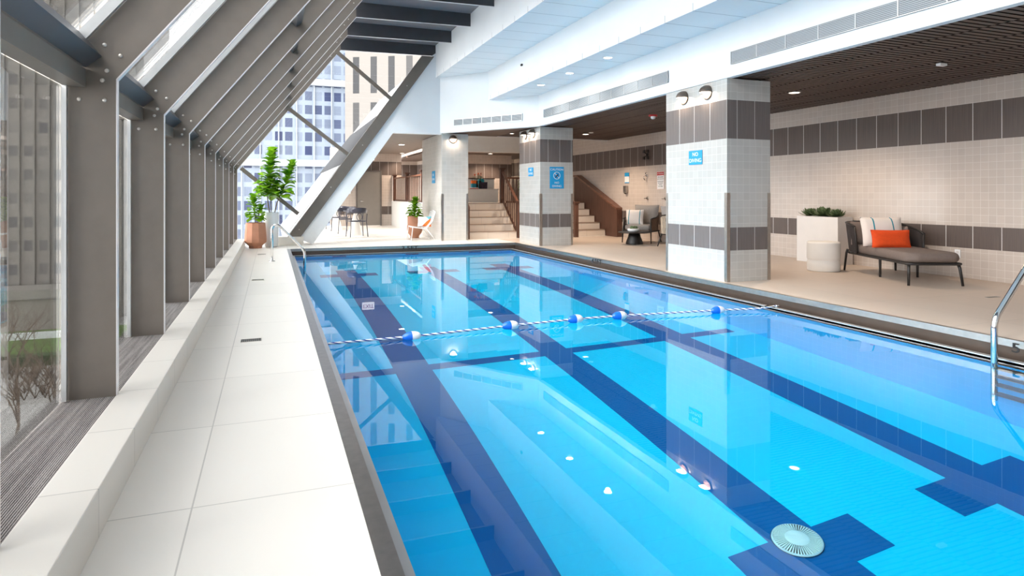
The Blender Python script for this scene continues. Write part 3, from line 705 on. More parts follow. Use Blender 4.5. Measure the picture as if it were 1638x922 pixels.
# ------------------------------------------------------------------ sconces
def sconce(loc, rotz, label, group=None):
    """local frame: -Y is out from the wall"""
    t = thing('wall_sconce', label, 'wall lamp', loc, rotz, group); R = .102
    obj('backplate', MB().lathe([(0, .012), (R-.006, .012), (R, .008), (R, 0)], n=40), M['bronze'], t).rotation_euler = (PI/2, 0, 0)
    def q(u, v):
        a = PI*u; e = PI/2*v       # upper half, bulging outward
        return (R*math.cos(a)*math.cos(e), -.012-.115*math.sin(e), R*math.sin(a)*math.cos(e))
    b = MB().grid(q, 28, 10)
    def q2(u, v):
        p = q(u, v); return (p[0]*.96, p[1]*.96-.0004, p[2]*.96-.001)
    b.grid(q2, 28, 10); obj('hood', b, M['bronze'], t)
    b = MB(); n = 24
    vs = [(0, -.014, .002)]+[(R*.94*math.cos(PI*k/n), -.014-.108*math.sin(PI*k/n), .002) for k in range(n+1)]
    b.add(vs, [(0, k+1, k+2) for k in range(n)]); obj('diffuser', b, M['lampwarm'], t)
    b = MB().lathe([(0, .0135), (R-.012, .0135)], n=40); o = obj('reflector_disc', b, M['reflector'], t); o.rotation_euler = (PI/2, 0, 0)
    l = bpy.data.lights.new('sconce_lamp', 'AREA'); l.shape = 'RECTANGLE'; l.size = .15; l.size_y = .07; l.energy = 2.2; l.color = (1, .78, .58)
    lo = bpy.data.objects.new('sconce_lamp', l); C.objects.link(lo); lo.parent = t; lo.location = (0, -.055, -.002); return t
sconce((5.795, 8.08, 2.645), -PI/2, 'left bronze half-dome sconce on the nearest column')
sconce((5.795, 7.53, 2.645), -PI/2, 'right bronze half-dome sconce on the nearest column')
sconce((5.855, 14.64, 2.66), -PI/2, 'left bronze half-dome sconce on the middle column')
sconce((5.855, 14.12, 2.66), -PI/2, 'right bronze half-dome sconce on the middle column')
sconce((4.42, 16.115, 2.64), 0, 'single bronze half-dome sconce on the farthest column')

# ------------------------------------------------------------------ signs (local frame: x right, z up, -Y toward viewer)
def sign(name, loc, rotz, w, h, mat, label, cat='sign'):
    t = thing(name, label, cat, loc, rotz); obj('sign_plate', MB().box(-w/2, w/2, -.006, 0, -h/2, h/2), mat, t); return t
def stx(t, s, size, mat, x, z, wide=1.1):
    return text('lettering', s, size, mat, t, (x, -.0075, z), (PI/2, 0, 0), .0006, wide=wide)
for loc, rz, lb in (((5.795, 7.80, 1.735), -PI/2, 'square blue NO DIVING sign on the nearest column'), ((5.855, 14.28, 1.745), -PI/2, 'small blue NO DIVING sign on the middle column, left of the caution sign')):
    t = sign('no_diving_sign', loc, rz, .31, .205, M['signblue'], lb); stx(t, 'NO', .078, M['signwhite'], 0, .045); stx(t, 'DIVING', .078, M['signwhite'], 0, -.045)
t = sign('no_diving_sign', (4.115, 16.98, 1.67), -PI/2, .34, .33, M['signblue'], 'pale blue notice on the farthest column facing the windows')
stx(t, 'NO', .09, M['signwhite'], 0, .06); stx(t, 'DIVING', .08, M['signwhite'], 0, -.06)
t = sign('caution_sign', (6.28, 13.715, 1.595), 0, .36, .51, M['signblue'], 'tall blue CAUTION NO DIVING sign on the middle column')
stx(t, 'CAUTION', .068, M['signwhite'], 0, .19); stx(t, 'NO', .066, M['signwhite'], 0, -.12); stx(t, 'DIVING', .066, M['signwhite'], 0, -.2)
b = MB().tube([(.082*math.cos(2*PI*k/32), -.008, .05+.082*math.sin(2*PI*k/32)) for k in range(32)], .006, 6, closed=True).obox((0, -.009, .05), (.16, .003, .012), M3=Matrix.Rotation(PI/4, 3, 'Y'))
obj('prohibition_ring', b, M['signwhite'], t)
b = MB().tube([(-.04, -.009, .0), (-.005, -.009, .05), (.03, -.009, .085)], [.008, .012, .008], 6).tube([(-.005, -.009, .05), (.035, -.009, .03)], .008, 6).lathe([(0, .004), (.013, 0)], c=(.045, -.008, .095), n=10)
obj('diver_pictogram', b, M['signdark'], t)
RW = XWALL-.004
t = sign('shower_sign', (RW, 15.6, 1.665), -PI/2, .23, .29, M['signwhite'], 'blue and white notice on the back wall above the dispenser')
obj('blue_header', MB().box(-.115, .115, -.008, 0, .04, .145).box(-.115, .115, -.008, 0, -.145, -.12), M['signblue'], t)
t = thing('soap_dispenser', 'grey wall dispenser below the blue and white notice', 'dispenser', (RW, 15.6, 1.34), -PI/2)
obj('dispenser_body', MB().prism([(-.07, .1), (.07, .1), (.07, -.06), (.04, -.1), (-.04, -.1), (-.07, -.06)], -.09, 0, 'Y'), M['steel'], t, bevel=.008)
obj('dispenser_nozzle', MB().box(-.02, .02, -.08, -.04, -.12, -.1), M['black'], t)
t = sign('rules_sign', (RW, 13.95, 1.56), -PI/2, .32, .46, M['signwhite'], 'white notice with a red header on the back wall')
obj('red_header', MB().box(-.15, .15, -.008, 0, .13, .215), M['signred'], t)
stx(t, 'ATTENTION', .045, M['signwhite'], 0, .172).location.y = -.0095
for s, z, sz in (('LIFE GUARD', .085, .042), ('NOT ON DUTY', .035, .036), ('CHILDREN UNDER', -.03, .028), ('MUST BE WITH', -.07, .028), ('AN ADULT', -.11, .028), ('AT ALL TIMES', -.155, .03)):
    stx(t, s, sz, M['signdark'], 0, z)
obj('red_border', MB().box(-.157, .157, -.0065, 0, .222, .227).box(-.157, .157, -.0065, 0, -.227, -.222).box(-.157, -.152, -.0065, 0, -.227, .227).box(.152, .157, -.0065, 0, -.227, .227), M['signred'], t)
# wall shower: rose, hook, valve
t = thing('wall_shower_head', 'dark square shower head high on the back wall', 'shower head', (RW, 14.55, 2.25), -PI/2)
obj('mount_plate', MB().box(-.03, .03, -.01, 0, -.03, .03), M['darkmetal'], t)
b = MB()
for sx in (-1, 1):
    for sz in (-1, 1): b.tube([(0, -.02, 0), (sx*.05, -.05, sz*.05)], .012, 6).obox((sx*.085, -.06, sz*.085), (.075, .03, .08))
obj('spray_heads', b, M['darkmetal'], t)
t = thing('hand_shower_hook', 'chrome hand shower hook in the middle of the back wall', 'wall hook', (RW, 14.6, 1.7), -PI/2)
obj('hook_tube', MB().tube([(.03, -.01, .08), (.03, -.05, .07), (.03, -.06, 0)]+[(.03-.07*math.sin(a), -.06, -.06*(1-math.cos(a))-.0) for a in [i*PI/8 for i in range(1, 9)]], .012, 8), M['chrome'], t)
obj('hook_plate', MB().lathe([(0, .012), (.035, .012), (.035, 0)], n=20), M['chrome'], t).rotation_euler = (PI/2, 0, 0)
for y, lb in ((14.55, 'round wall valve below the hand shower hook'), (13.72, 'round wall valve below the red-headed notice')):
    t = thing('shower_valve', lb, 'valve', (RW, y, 1.10), -PI/2)
    obj('valve_plate', MB().lathe([(0, .015), (.045, .012), (.045, 0)], n=24), M['steel'], t).rotation_euler = (PI/2, 0, 0)
    obj('valve_lever', MB().tube([(0, -.01, 0), (0, -.06, 0), (-.07, -.07, .0)], .013, 8), M['steel'], t)
t = thing('wall_outlet', 'white electrical outlet low on the tiled wall beyond the daybed', 'outlet', (RW, 6.4, .34), -PI/2)
obj('cover_plate', MB().box(-.04, .04, -.006, 0, -.06, .06), M['signwhite'], t); obj('socket', MB().box(-.018, .018, -.008, 0, -.04, -.008).box(-.018, .018, -.008, 0, .008, .04), M['planter'], t)
# ceiling devices
t = thing('alarm_strobe', 'red and white alarm strobe on the slat ceiling', 'alarm', (7.19, 11.06, 2.80))
obj('strobe_base', MB().lathe([(.085, 0), (.085, -.03), (0, -.03)], n=24), M['signred'], t); obj('strobe_lens', MB().lathe([(.05, -.03), (.045, -.07), (.02, -.085), (0, -.087)], n=20), M['signwhite'], t)
t = thing('ceiling_sensor', 'small white rectangular fixture on the slat ceiling above the daybed', 'ceiling fixture', (7.66, 5.47, 2.80))
obj('sensor_housing', MB().box(-.06, .06, -.03, .03, -.035, 0), M['signwhite'], t, bevel=.004); obj('sensor_bracket', MB().box(-.07, .07, -.035, .035, -.006, 0), M['black'], t)
t = thing('ceiling_sensor', 'small white disc sensor beside the far warm downlight', 'ceiling fixture', (7.7, 14.7, 2.80))
obj('sensor_disc', MB().lathe([(.06, 0), (.06, -.02), (0, -.025)], n=20), M['signwhite'], t)
t = thing('security_camera', 'tiny black camera on the white ceiling step', 'camera', (X1-.002, 12.55, 3.93), -PI/2)
obj('camera_base', MB().box(-.03, .03, -.03, 0, -.02, .02), M['black'], t); obj('camera_lens', MB().lathe([(.015, .02), (0, .022)], n=12), M['steel'], t).rotation_euler = (PI/2, 0, 0)
# exit sign hanging over the dining area
t = thing('exit_sign', 'red lettered EXIT sign hung above the grey door', 'sign', (3.35, 24.0, 2.8))
obj('hanger', MB().tube([(-.15, 0, 0), (-.15, 0, -.08)], .008, 6).tube([(.15, 0, 0), (.15, 0, -.08)], .008, 6), M['steel'], t)
obj('sign_box', MB().box(-.22, .22, -.03, .03, -.33, -.07), emit('lit_sign_face', (1, .95, .92, 1), .9), t, bevel=.005)
text('lettering', 'EXIT', .2, M['signred'], t, (0, -.032, -.2), (PI/2, 0, 0), .001, wide=.95)

# ------------------------------------------------------------------ soft furnishing helper
def pillow(w, h, th, n=18, pinch=.05):
    """stands in local XZ, thickness along Y, origin at the bottom middle"""
    b = MB()
    def side(sg):
        def fn(i, j):
            u = 2*i-1; v = 2*j-1
            x = u*w/2*(1-pinch*(1-v*v)); z = v*h/2*(1-pinch*(1-u*u))
            t = th/2*((1-abs(u)**3.2)*(1-abs(v)**3.2))**.55*(1+.06*math.sin(5*u+3*v))
            return (x, sg*t, z+h/2)
        return fn
    b.grid(side(-1), n, n); b.grid(side(1), n, n)
    b.tube([(side(1)(i, 0)[0], 0, side(1)(i, 0)[2]) for i in [k/n for k in range(n+1)]]+[(side(1)(1, k/n)[0], 0, side(1)(1, k/n)[2]) for k in range(1, n+1)]
           + [(side(1)(1-k/n, 1)[0], 0, side(1)(1-k/n, 1)[2]) for k in range(1, n+1)]+[(side(1)(0, 1-k/n)[0], 0, side(1)(0, 1-k/n)[2]) for k in range(1, n)], .004, 5, closed=True)
    return b
def slab(outline, z0, z1, r=.03, n=5):
    """cushion slab from a plan outline with rolled edges"""
    cx = sum(p[0] for p in outline)/len(outline); cy = sum(p[1] for p in outline)/len(outline); b = MB(); rings = []
    zs = [(-PI/2+PI*k/(2*n)) for k in range(2*n+1)]
    h = (z1-z0)/2; N = len(outline); vs = []
    for a in zs:
        inset = r*(1-math.cos(a)); z = (z0+z1)/2+h*math.sin(a)
        for x, y in outline:
            d = math.hypot(x-cx, y-cy); k = (d-inset)/d; vs.append((cx+(x-cx)*k, cy+(y-cy)*k, z))
    m = len(zs); fs = [(i*N+k, i*N+(k+1) % N, (i+1)*N+(k+1) % N, (i+1)*N+k) for i in range(m-1) for k in range(N)]
    vs += [(cx, cy, z0-.0), (cx, cy, z1+.006)]
    fs += [((k+1) % N, k, m*N) for k in range(N)]+[((m-1)*N+k, (m-1)*N+(k+1) % N, m*N+1) for k in range(N)]
    return b.add(vs, fs, 0, True)
def rrect(x0, x1, y0, y1, r, n=6):
    o = []
    for cx, cy, a0 in ((x1-r, y1-r, 0), (x0+r, y1-r, PI/2), (x0+r, y0+r, PI), (x1-r, y0+r, 3*PI/2)):
        for k in range(n+1): a = a0+PI/2*k/n; o.append((cx+r*math.cos(a), cy+r*math.sin(a)))
    return o

# ------------------------------------------------------------------ daybed  (local x: foot -> head, local +y: pool side)
DA = math.atan2(1.58, .72); DO = (8.11, 5.87, 0)
t = thing('daybed', 'charcoal rope-backed daybed with a long taupe cushion against the tiled wall', 'daybed', DO, DA)
zf = .285
fr = MB()
out = rrect(.0, 1.74, -.35, .35, .08)
fr.tube([(x, y, zf) for x, y in out], .016, 8, closed=True)
for k in range(13):
    x = .1+k*.128; fr.tube([(x, -.34, zf+.004), (x, .34, zf+.004)], .010, 6)
obj('seat_frame', fr, M['darkmetal'], t)
for (x, y, dx, dyy, zt) in ((.05, .31, -.05, .03, zf), (.05, -.31, -.05, -.03, zf), (.90, .26, 0, 0, zf), (.90, -.26, 0, 0, zf), (1.70, .36, .05, .03, zf+.05), (1.70, -.36, .05, -.03, zf+.05)):
    obj('leg', MB().tube([(x, y, zt), (x+dx*.4, y+dyy*.4, zt-.06), (x+dx, y+dyy, .002)], [.021, .019, .016], 8), M['darkmetal'], t)
path = [(1.40, .39, .70), (1.55, .40, .74), (1.70, .385, .755), (1.79, .33, .76), (1.82, .2, .765), (1.825, 0, .765), (1.82, -.2, .765), (1.79, -.33, .76), (1.70, -.385, .75), (1.5, -.40, .73), (1.3, -.40, .70), (1.1, -.40, .66), (.98, -.395, .62)]
lowp = [(x-.06 if x > 1.6 else x-.02, y*.93, .30) for x, y, z in path]
bf = MB().tube(path, .017, 8).tube(lowp, .014, 8).tube([path[0], lowp[0]], .016, 8).tube([path[-1], lowp[-1]], .016, 8)
obj('backrest_frame', bf, M['darkmetal'], t)
rb = MB()
for i in range(len(path)-1):
    a, c = Vector(path[i]), Vector(path[i+1]); d, e = Vector(lowp[i]), Vector(lowp[i+1]); m = max(2, int((a-c).length/.022))
    for k in range(m): rb.tube([a.lerp(c, k/m), d.lerp(e, k/m)], .0068, 5, caps=False)
obj('rope_weave', rb, M['darkrope'], t)
obj('seat_cushion', slab([(x, y) for x, y in rrect(-.03, 1.70, -.34, .34, .14)], zf+.016, zf+.145, .07), M['taupe'], t)
o = obj('back_cushion', pillow(.64, .36, .16), M['taupe'], t); o.location = (1.50, .08, .425); o.rotation_euler = (-.22, 0, -PI/2)
o = obj('side_cushion', pillow(.5, .3, .12), M['taupe'], t); o.location = (1.38, -.28, .425); o.rotation_euler = (.12, 0, PI)
def place(ob, origin, ang, local):
    c, s_ = math.cos(ang), math.sin(ang); return (origin[0]+local[0]*c-local[1]*s_, origin[1]+local[0]*s_+local[1]*c, local[2])
o = obj('striped_pillow', pillow(.60, .44, .16), M['stripe']); o.location = place(0, DO, DA, (1.13, .09, .432)); o.rotation_euler = (-.28, 0, DA-PI/2)
tag(o, 'white pillow with two teal stripes on the daybed', 'pillow')
o = obj('lumbar_pillow', pillow(.53, .255, .13), M['orange']); o.location = place(0, DO, DA, (.86, .12, .432)); o.rotation_euler = (-.22, 0, DA-PI/2-.04)
tag(o, 'orange lumbar pillow leaning on the striped pillow of the daybed', 'pillow')

# drum table
t = thing('drum_side_table', 'round white stone drum table between planter and daybed', 'side table', (8.13, 7.70, 0))
obj('drum_body', MB().lathe([(0, 0), (.225, 0), (.24, .012), (.24, .145), (.228, .165), (.225, .175), (.24, .19), (.242, .21), (.242, .43), (.232, .455), (.21, .46), (0, .46)], n=56), M['stone'], t)
# rectangular planter + agaves
t = thing('rectangular_planter', 'tall pale grey rectangular planter against the tiled wall', 'planter', (9.10, 8.61, 0))
obj('planter_body', MB().box(-.17, .17, -.45, .45, 0, .80).box(-.17, -.15, -.45, .45, .8, .812).box(.15, .17, -.45, .45, .8, .812).box(-.15, .15, -.45, -.43, .8, .812).box(-.15, .15, .43, .45, .8, .812), M['planter'], t, bevel=.003)
obj('soil', MB().box(-.149, .149, -.429, .429, .795, .806), M['soil'], t)
def agave(loc, r, label, seed, n=34, parent=None, mat='leafdark', group=None):
    rs = random.Random(seed); t = thing('agave_plant', label, 'plant', loc, 0, group); b = MB()
    for k in range(n):
        a = k*2.4; e = .25+1.15*(k/n)**.9; L = r*(1.05-.35*k/n)*rs.uniform(.85, 1.1); w = r*.17
        d = Vector((math.cos(a)*math.cos(e), math.sin(a)*math.cos(e), math.sin(e))); s_ = Vector((-math.sin(a), math.cos(a), 0)); up = d.cross(s_)*-1
        vs = []
        for j, (f, ww) in enumerate(((0, .5), (.3, .95), (.6, 1), (.85, .6), (1, .03))):
            c = d*L*f+Vector((0, 0, .012))-Vector((0, 0, 1))*0+up*L*.12*math.sin(f*PI)
            vs += [c-s_*w*ww, c+up*w*-.35*ww, c+s_*w*ww]
        b.add(vs, [(j*3+q, j*3+q+1, j*3+q+4, j*3+q+3) for j in range(4) for q in range(2)], 0, True)
    obj('rosette_leaves', b, M[mat], t); return t
agave((9.07, 8.88, .806), .20, 'left agave rosette in the grey planter', 1)
agave((9.07, 8.60, .806), .23, 'middle agave rosette in the grey planter', 2)
agave((9.07, 8.31, .806), .18, 'right agave rosette in the grey planter', 3)

# ------------------------------------------------------------------ lounge corner
t = thing('coffee_table', 'low round dark coffee table with a ribbed drum base', 'coffee table', (8.2, 13.42, 0))
obj('pedestal', MB().lathe([(0, 0), (.20, 0), (.205, .02), (.19, .08), (.15, .18), (.13, .27), (0, .27)], n=64, flute=lambda a: 1+.012*math.cos(24*a)), M['black'], t)
obj('table_top', MB().lathe([(0, .27), (.36, .275), (.385, .285), (.385, .30), (.36, .302), (0, .302)], n=56), M['darkmetal'], t)
t = thing('planted_bowl', 'white bowl of green succulents on the coffee table', 'bowl', (8.15, 13.38, .303))
obj('bowl', MB().lathe([(0, 0), (.08, 0), (.13, .015), (.145, .045), (.14, .075), (.128, .08), (.122, .07), (0, .065)], n=40), M['signwhite'], t)
b = MB(); rs = random.Random(5)
for k in range(26):
    a = rs.uniform(0, 6.28); q = rs.uniform(0, .095); b.lathe([(0, -.02), (.024, 0), (.014, .035), (0, .055)], c=(q*math.cos(a), q*math.sin(a), .075+rs.uniform(0, .02)), n=7)
obj('succulents', b, M['leafdark'], t)
def lounge_chair(loc, rot, label, patterned=False):
    """local: faces -Y, width along X"""
    t = thing('lounge_armchair', label, 'armchair', loc, rot); W = .36; D = .34
    for sx in (-1, 1):
        obj('leg', MB().tube([(sx*(W-.02), -D+.03, .60), (sx*(W-.0), -D, .28), (sx*(W+.01), -D-.03, .002)], [.018, .018, .013], 8), M['black'], t)
        obj('leg', MB().tube([(sx*(W-.03), D-.04, .30), (sx*(W+.02), D+.05, .002)], [.018, .013], 8), M['black'], t)
    obj('seat_frame', MB().tube([(x, y, .29) for x, y in rrect(-W, W, -D, D, .06)], .018, 8, closed=True), M['black'], t)
    pth = [(-W, -D+.02, .60), (-W-.02, 0, .63), (-W+.02, D, .68), (-W+.15, D+.08, .72), (0, D+.1, .74), (W-.15, D+.08, .72), (W-.02, D, .68), (W+.02, 0, .63), (W, -D+.02, .60)]
    lo = [(x*.96, y*.95, .30) for x, y, z in pth]; b = MB(); n = 10
    for i in range(len(pth)-1):
        a, c = Vector(pth[i]), Vector(pth[i+1]); d, e = Vector(lo[i]), Vector(lo[i+1])
        for k in range(n):
            for j in range(6):
                if not patterned or (i*n+k+j) % 2 == 0:
                    p = [a.lerp(c, k/n).lerp(d.lerp(e, k/n), j/6), a.lerp(c, (k+1)/n).lerp(d.lerp(e, (k+1)/n), j/6), a.lerp(c, (k+1)/n).lerp(d.lerp(e, (k+1)/n), (j+1)/6), a.lerp(c, k/n).lerp(d.lerp(e, k/n), (j+1)/6)]
                    b.add(p, [(0, 1, 2, 3)])
    o = obj('woven_shell', b, plain('woven_taupe_cane', srgb(112, 92, 76), .8, var=.2, scale=40) if not patterned else plain('woven_cream_cane', srgb(196, 180, 160), .8), t)
    sm = o.modifiers.new('Solidify', 'SOLIDIFY'); sm.thickness = .012
    if patterned:
        b2 = MB()
        for i in range(len(pth)-1):
            b2.add([Vector(pth[i])*.985, Vector(pth[i+1])*.985, Vector(lo[i+1])*.985, Vector(lo[i])*.985], [(0, 1, 2, 3)])
        o = obj('dark_lining', b2, M['darkrope'], t); sm = o.modifiers.new('Solidify', 'SOLIDIFY'); sm.thickness = .008
    obj('top_rail', MB().tube(pth, .016, 8), M['black'], t)
    obj('seat_cushion', slab(rrect(-W+.03, W-.03, -D-.01, D-.02, .07), .31, .45, .05), M['greyfab'], t)
    o = obj('back_cushion', pillow(.64, .50, .18), M['greyfab'], t); o.location = (.03, D-.12, .445); o.rotation_euler = (-.22, 0, 0); return t
ca = math.atan2(.63, -.777)
lounge_chair((8.72, 13.93, 0), -.90, 'brown woven armchair with grey cushions beside the coffee table')
o = obj('striped_pillow', pillow(.44, .38, .14), M['stripe']); o.location = (8.50, 13.92, .452); o.rotation_euler = (-.3, 0, -.75); tag(o, 'white pillow with teal stripes on the woven armchair', 'pillow')
lounge_chair((8.80, 12.35, 0), PI*.5+.2, 'armchair with cream and brown checked weave behind the nearest column', True)

# ------------------------------------------------------------------ plants
def leafmesh(b, base, d, up, L, W):
    s_ = d.cross(up)
    if s_.length < .01: s_ = Vector((1, 0, 0))
    s_.normalize(); up = s_.cross(d); vs = []
    prof = ((0, .06), (.12, .34), (.3, .62), (.5, .82), (.7, 1.0), (.86, .92), (.96, .55), (1.0, .08))
    for f, w in prof:
        c = base+d*L*f+up*L*(.10*math.sin(f*PI))-Vector((0, 0, 1))*L*.22*f*f; wv = W/2*w*(1+.05*math.sin(f*19))
        vs += [c-s_*wv+up*wv*.35, c-s_*wv*.5+up*wv*.08, c, c+s_*wv*.5+up*wv*.08, c+s_*wv+up*wv*.35]
    n = len(prof); b.add(vs, [(i*5+j, i*5+j+1, i*5+j+6, i*5+j+5) for i in range(n-1) for j in range(4)], 0, True)
def foliage(b, stem, f0, n, L, seed, W=.62, el=(.1, .9)):
    r = random.Random(seed)
    for k in range(n):
        f = f0+(1-f0)*k/(n-1); q = f*(len(stem)-1); i = min(int(q), len(stem)-2); p = stem[i].lerp(stem[i+1], q-i)
        a = k*2.4+r.uniform(-.3, .3); e = el[0]+(el[1]-el[0])*(k/(n-1))**1.3+r.uniform(-.12, .12); l = L*r.uniform(.8, 1.12)*(1-.18*(k/(n-1)))
        d = Vector((math.cos(a)*math.cos(e), math.sin(a)*math.cos(e), math.sin(e)))
        leafmesh(b, p, d, Vector((0, 0, 1)), l, l*W)
# tall fiddle-leaf fig in a white pot
t = thing('fiddle_leaf_fig', 'tall fiddle-leaf fig in a tall white pot by the end window', 'potted plant', (-.0, 15.72, 0))
obj('pot', MB().lathe([(0, 0), (.125, 0), (.145, .02), (.152, .06), (.165, .78), (.16, .79), (.145, .79), (.14, .72), (0, .72)], n=48), M['signwhite'], t)
obj('soil', MB().lathe([(0, .73), (.143, .735)], n=32), M['soil'], t)
st1 = [Vector(p) for p in ((-.03, 0, .72), (-.07, .0, 1.0), (-.10, 0, 1.35), (-.02, 0, 1.8), (.03, -.02, 2.14))]
st2 = [Vector(p) for p in ((.06, 0, .72), (.12, 0, 1.0), (.22, .02, 1.25), (.36, .03, 1.55), (.46, .03, 1.84))]
st3 = [Vector(p) for p in ((.0, .03, .72), (-.01, .03, 1.05), (-.04, .03, 1.3), (.0, .05, 1.5))]
for s_, r in ((st1, .014), (st2, .012), (st3, .01)): obj('stem', MB().tube(s_, [r*(1-.1*i) for i in range(len(s_))], 7), M['bark'], t)
b = MB(); foliage(b, st1, .34, 64, .31, 3, .82, (.1, 1.1)); foliage(b, st2, .36, 40, .32, 4, .82, (.05, 1.1)); foliage(b, st3, .6, 14, .3, 6, .8); obj('leaves', b, M['leaf'], t)
# small fig in faceted terracotta pot
t = thing('fiddle_leaf_fig', 'small fiddle-leaf fig in a faceted terracotta pot beside the curb', 'potted plant', (-.33, 15.42, 0))
obj('pot', MB().lathe([(0, 0), (.135, 0), (.14, .05), (.225, .13), (.232, .2), (.205, .56), (.19, .57), (.185, .56), (.18, .5), (0, .5)], n=10, sm=False), M['terra'], t)
obj('soil', MB().lathe([(0, .51), (.18, .515)], n=20), M['soil'], t)
s1 = [Vector(p) for p in ((0, 0, .5), (.0, 0, .7), (-.03, 0, .95), (-.05, 0, 1.1))]; s2 = [Vector(p) for p in ((.03, 0, .5), (.06, 0, .75), (.12, 0, .9))]
for s_ in (s1, s2): obj('stem', MB().tube(s_, .009, 7), M['bark'], t)
b = MB(); foliage(b, s1, .2, 34, .24, 8, .8, (.0, 1.0)); foliage(b, s2, .3, 14, .22, 9, .8); obj('leaves', b, M['leaf'], t)
# fig in terracotta pot near farthest column
t = thing('potted_shrub', 'bushy green plant in a terracotta pot beside the white chair', 'potted plant', (3.72, 17.55, 0))
obj('pot', MB().lathe([(0, 0), (.12, 0), (.12, .05), (.19, .14), (.21, .22), (.21, .34), (.20, .36), (.20, .6), (.18, .61), (.17, .57), (0, .55)], n=36), M['terra'], t)
s1 = [Vector(p) for p in ((0, 0, .55), (.0, 0, .75), (.02, 0, 1.0))]; obj('stem', MB().tube(s1, .009, 7), M['bark'], t)
b = MB(); foliage(b, s1, .05, 60, .27, 12, .6, (.1, 1.0)); obj('leaves', b, M['leaf'], t)
# white lounge chair + pillow
t = thing('white_lounge_chair', 'white slim-framed lounge chair in front of the farthest column', 'chair', (3.74, 16.75, 0), 0)
b = MB()
for s_ in (-.28, .28):
    b.tube([(-.34, s_, .002), (-.30, s_, .36), (.05, s_, .30), (.22, s_, .50), (.30, s_, .74)], .012, 8).tube([(.05, s_, .32), (.30, s_, .002)], .012, 8)
b.tube([(.30, -.28, .74), (.31, 0, .77), (.30, .28, .74)], .012, 8).tube([(-.30, -.28, .36), (-.30, .28, .36)], .012, 8)
obj('chair_frame', b, M['signwhite'], t)
b = MB().grid(lambda i, j: (-.30+.36*i, -.27+.54*j, .362-.055*i-.02*math.sin(PI*j)), 6, 6)
o = obj('seat_sling', b, M['signwhite'], t); o.modifiers.new('Solidify', 'SOLIDIFY').thickness = .01
b = MB()
for k in range(11):
    y = -.27+.054*k; b.tube([(.06, y, .31), (.22, y, .50), (.30, y, .745)], .005, 5)
obj('back_cords', b, M['signwhite'], t)
def multi_fabric():
    t = NT('white_teal_orange_fabric'); tc = t.n('ShaderNodeTexCoord').outputs['Object']; x = t.n('ShaderNodeSeparateXYZ'); t.l(tc, x.inputs[0])
    d = t.math('ADD', x.outputs[0], x.outputs[2]); c = t.mix(t.math('GREATER_THAN', d, .30), srgb(238, 236, 232), srgb(120, 196, 208))
    c = t.mix(t.math('LESS_THAN', t.math('SUBTRACT', x.outputs[2], x.outputs[0]), .06), c, srgb(232, 120, 50)); t.bsdf(c, .9); return t.m
o = obj('scatter_pillow', pillow(.36, .28, .12), multi_fabric()); o.location = (3.80, 16.72, .35); o.rotation_euler = (-.35, 0, -.35); tag(o, 'white teal and orange pillow on the white lounge chair', 'pillow')

# ------------------------------------------------------------------ dining chairs and tables
def dining_chair():
    t = thing('dining_armchair', 'x', 'chair', (0, 0, 0), 0, 'dining chairs beyond the gable')
    for x, y, dx, dyy in ((-.22, -.2, -.03, -.03), (.22, -.2, .03, -.03), (-.22, .2, -.03, .04), (.22, .2, .03, .04)):
        obj('leg', MB().tube([(x*(1.08), y, .66 if y > 0 else .66), (x, y, .43), (x+dx, y+dyy, .002)], .013, 7), M['chairgrey'], t)
    obj('seat', slab(rrect(-.23, .23, -.22, .22, .1), .43, .46, .015), M['chairgrey'], t)
    def band(i, j):
        a = PI*1.16*i-.25; R = .27; return (R*math.cos(a)*1.02, .0+R*math.sin(a), .67+.13*j+.03*math.sin(a)*(j))
    o = obj('wrap_backrest', MB().grid(band, 24, 3), M['chairgrey'], t); o.modifiers.new('Solidify', 'SOLIDIFY').thickness = .022
    o = obj('back_ring', MB().tube([(.075*math.cos(2*PI*k/20), .262, .57+.1*math.sin(2*PI*k/20)) for k in range(20)], .01, 6, closed=True), M['chairgrey'], t)
    return t
c0 = dining_chair(); c0.location = (2.28, 18.62, 0); c0.rotation_euler = (0, 0, PI+.15); c0['label'] = 'smoky grey dining armchair nearest the pool deck'
dup(c0, (2.18, 20.35, 0), -.1, 'second grey dining armchair from the front, across the near small table')
dup(c0, (2.10, 21.85, 0), PI-.1, 'third grey dining armchair from the front')
dup(c0, (2.03, 23.45, 0), .05, 'farthest grey dining armchair in the row')
for (x, y, lb) in ((2.34, 19.42, 'small round dining table on a pale cone base behind the nearest armchair'), (2.08, 22.65, 'small round dining table on a pale cone base at the far end of the row')):
    t = thing('cafe_table', lb, 'table', (x, y, 0))
    obj('cone_pedestal', MB().lathe([(0, 0), (.21, 0), (.205, .015), (.045, .68), (.06, .70), (0, .70)], n=36), M['stone'], t)
    obj('table_top', MB().lathe([(0, .70), (.34, .70), (.35, .71), (.35, .73), (0, .73)], n=40), M['chairgrey'], t)

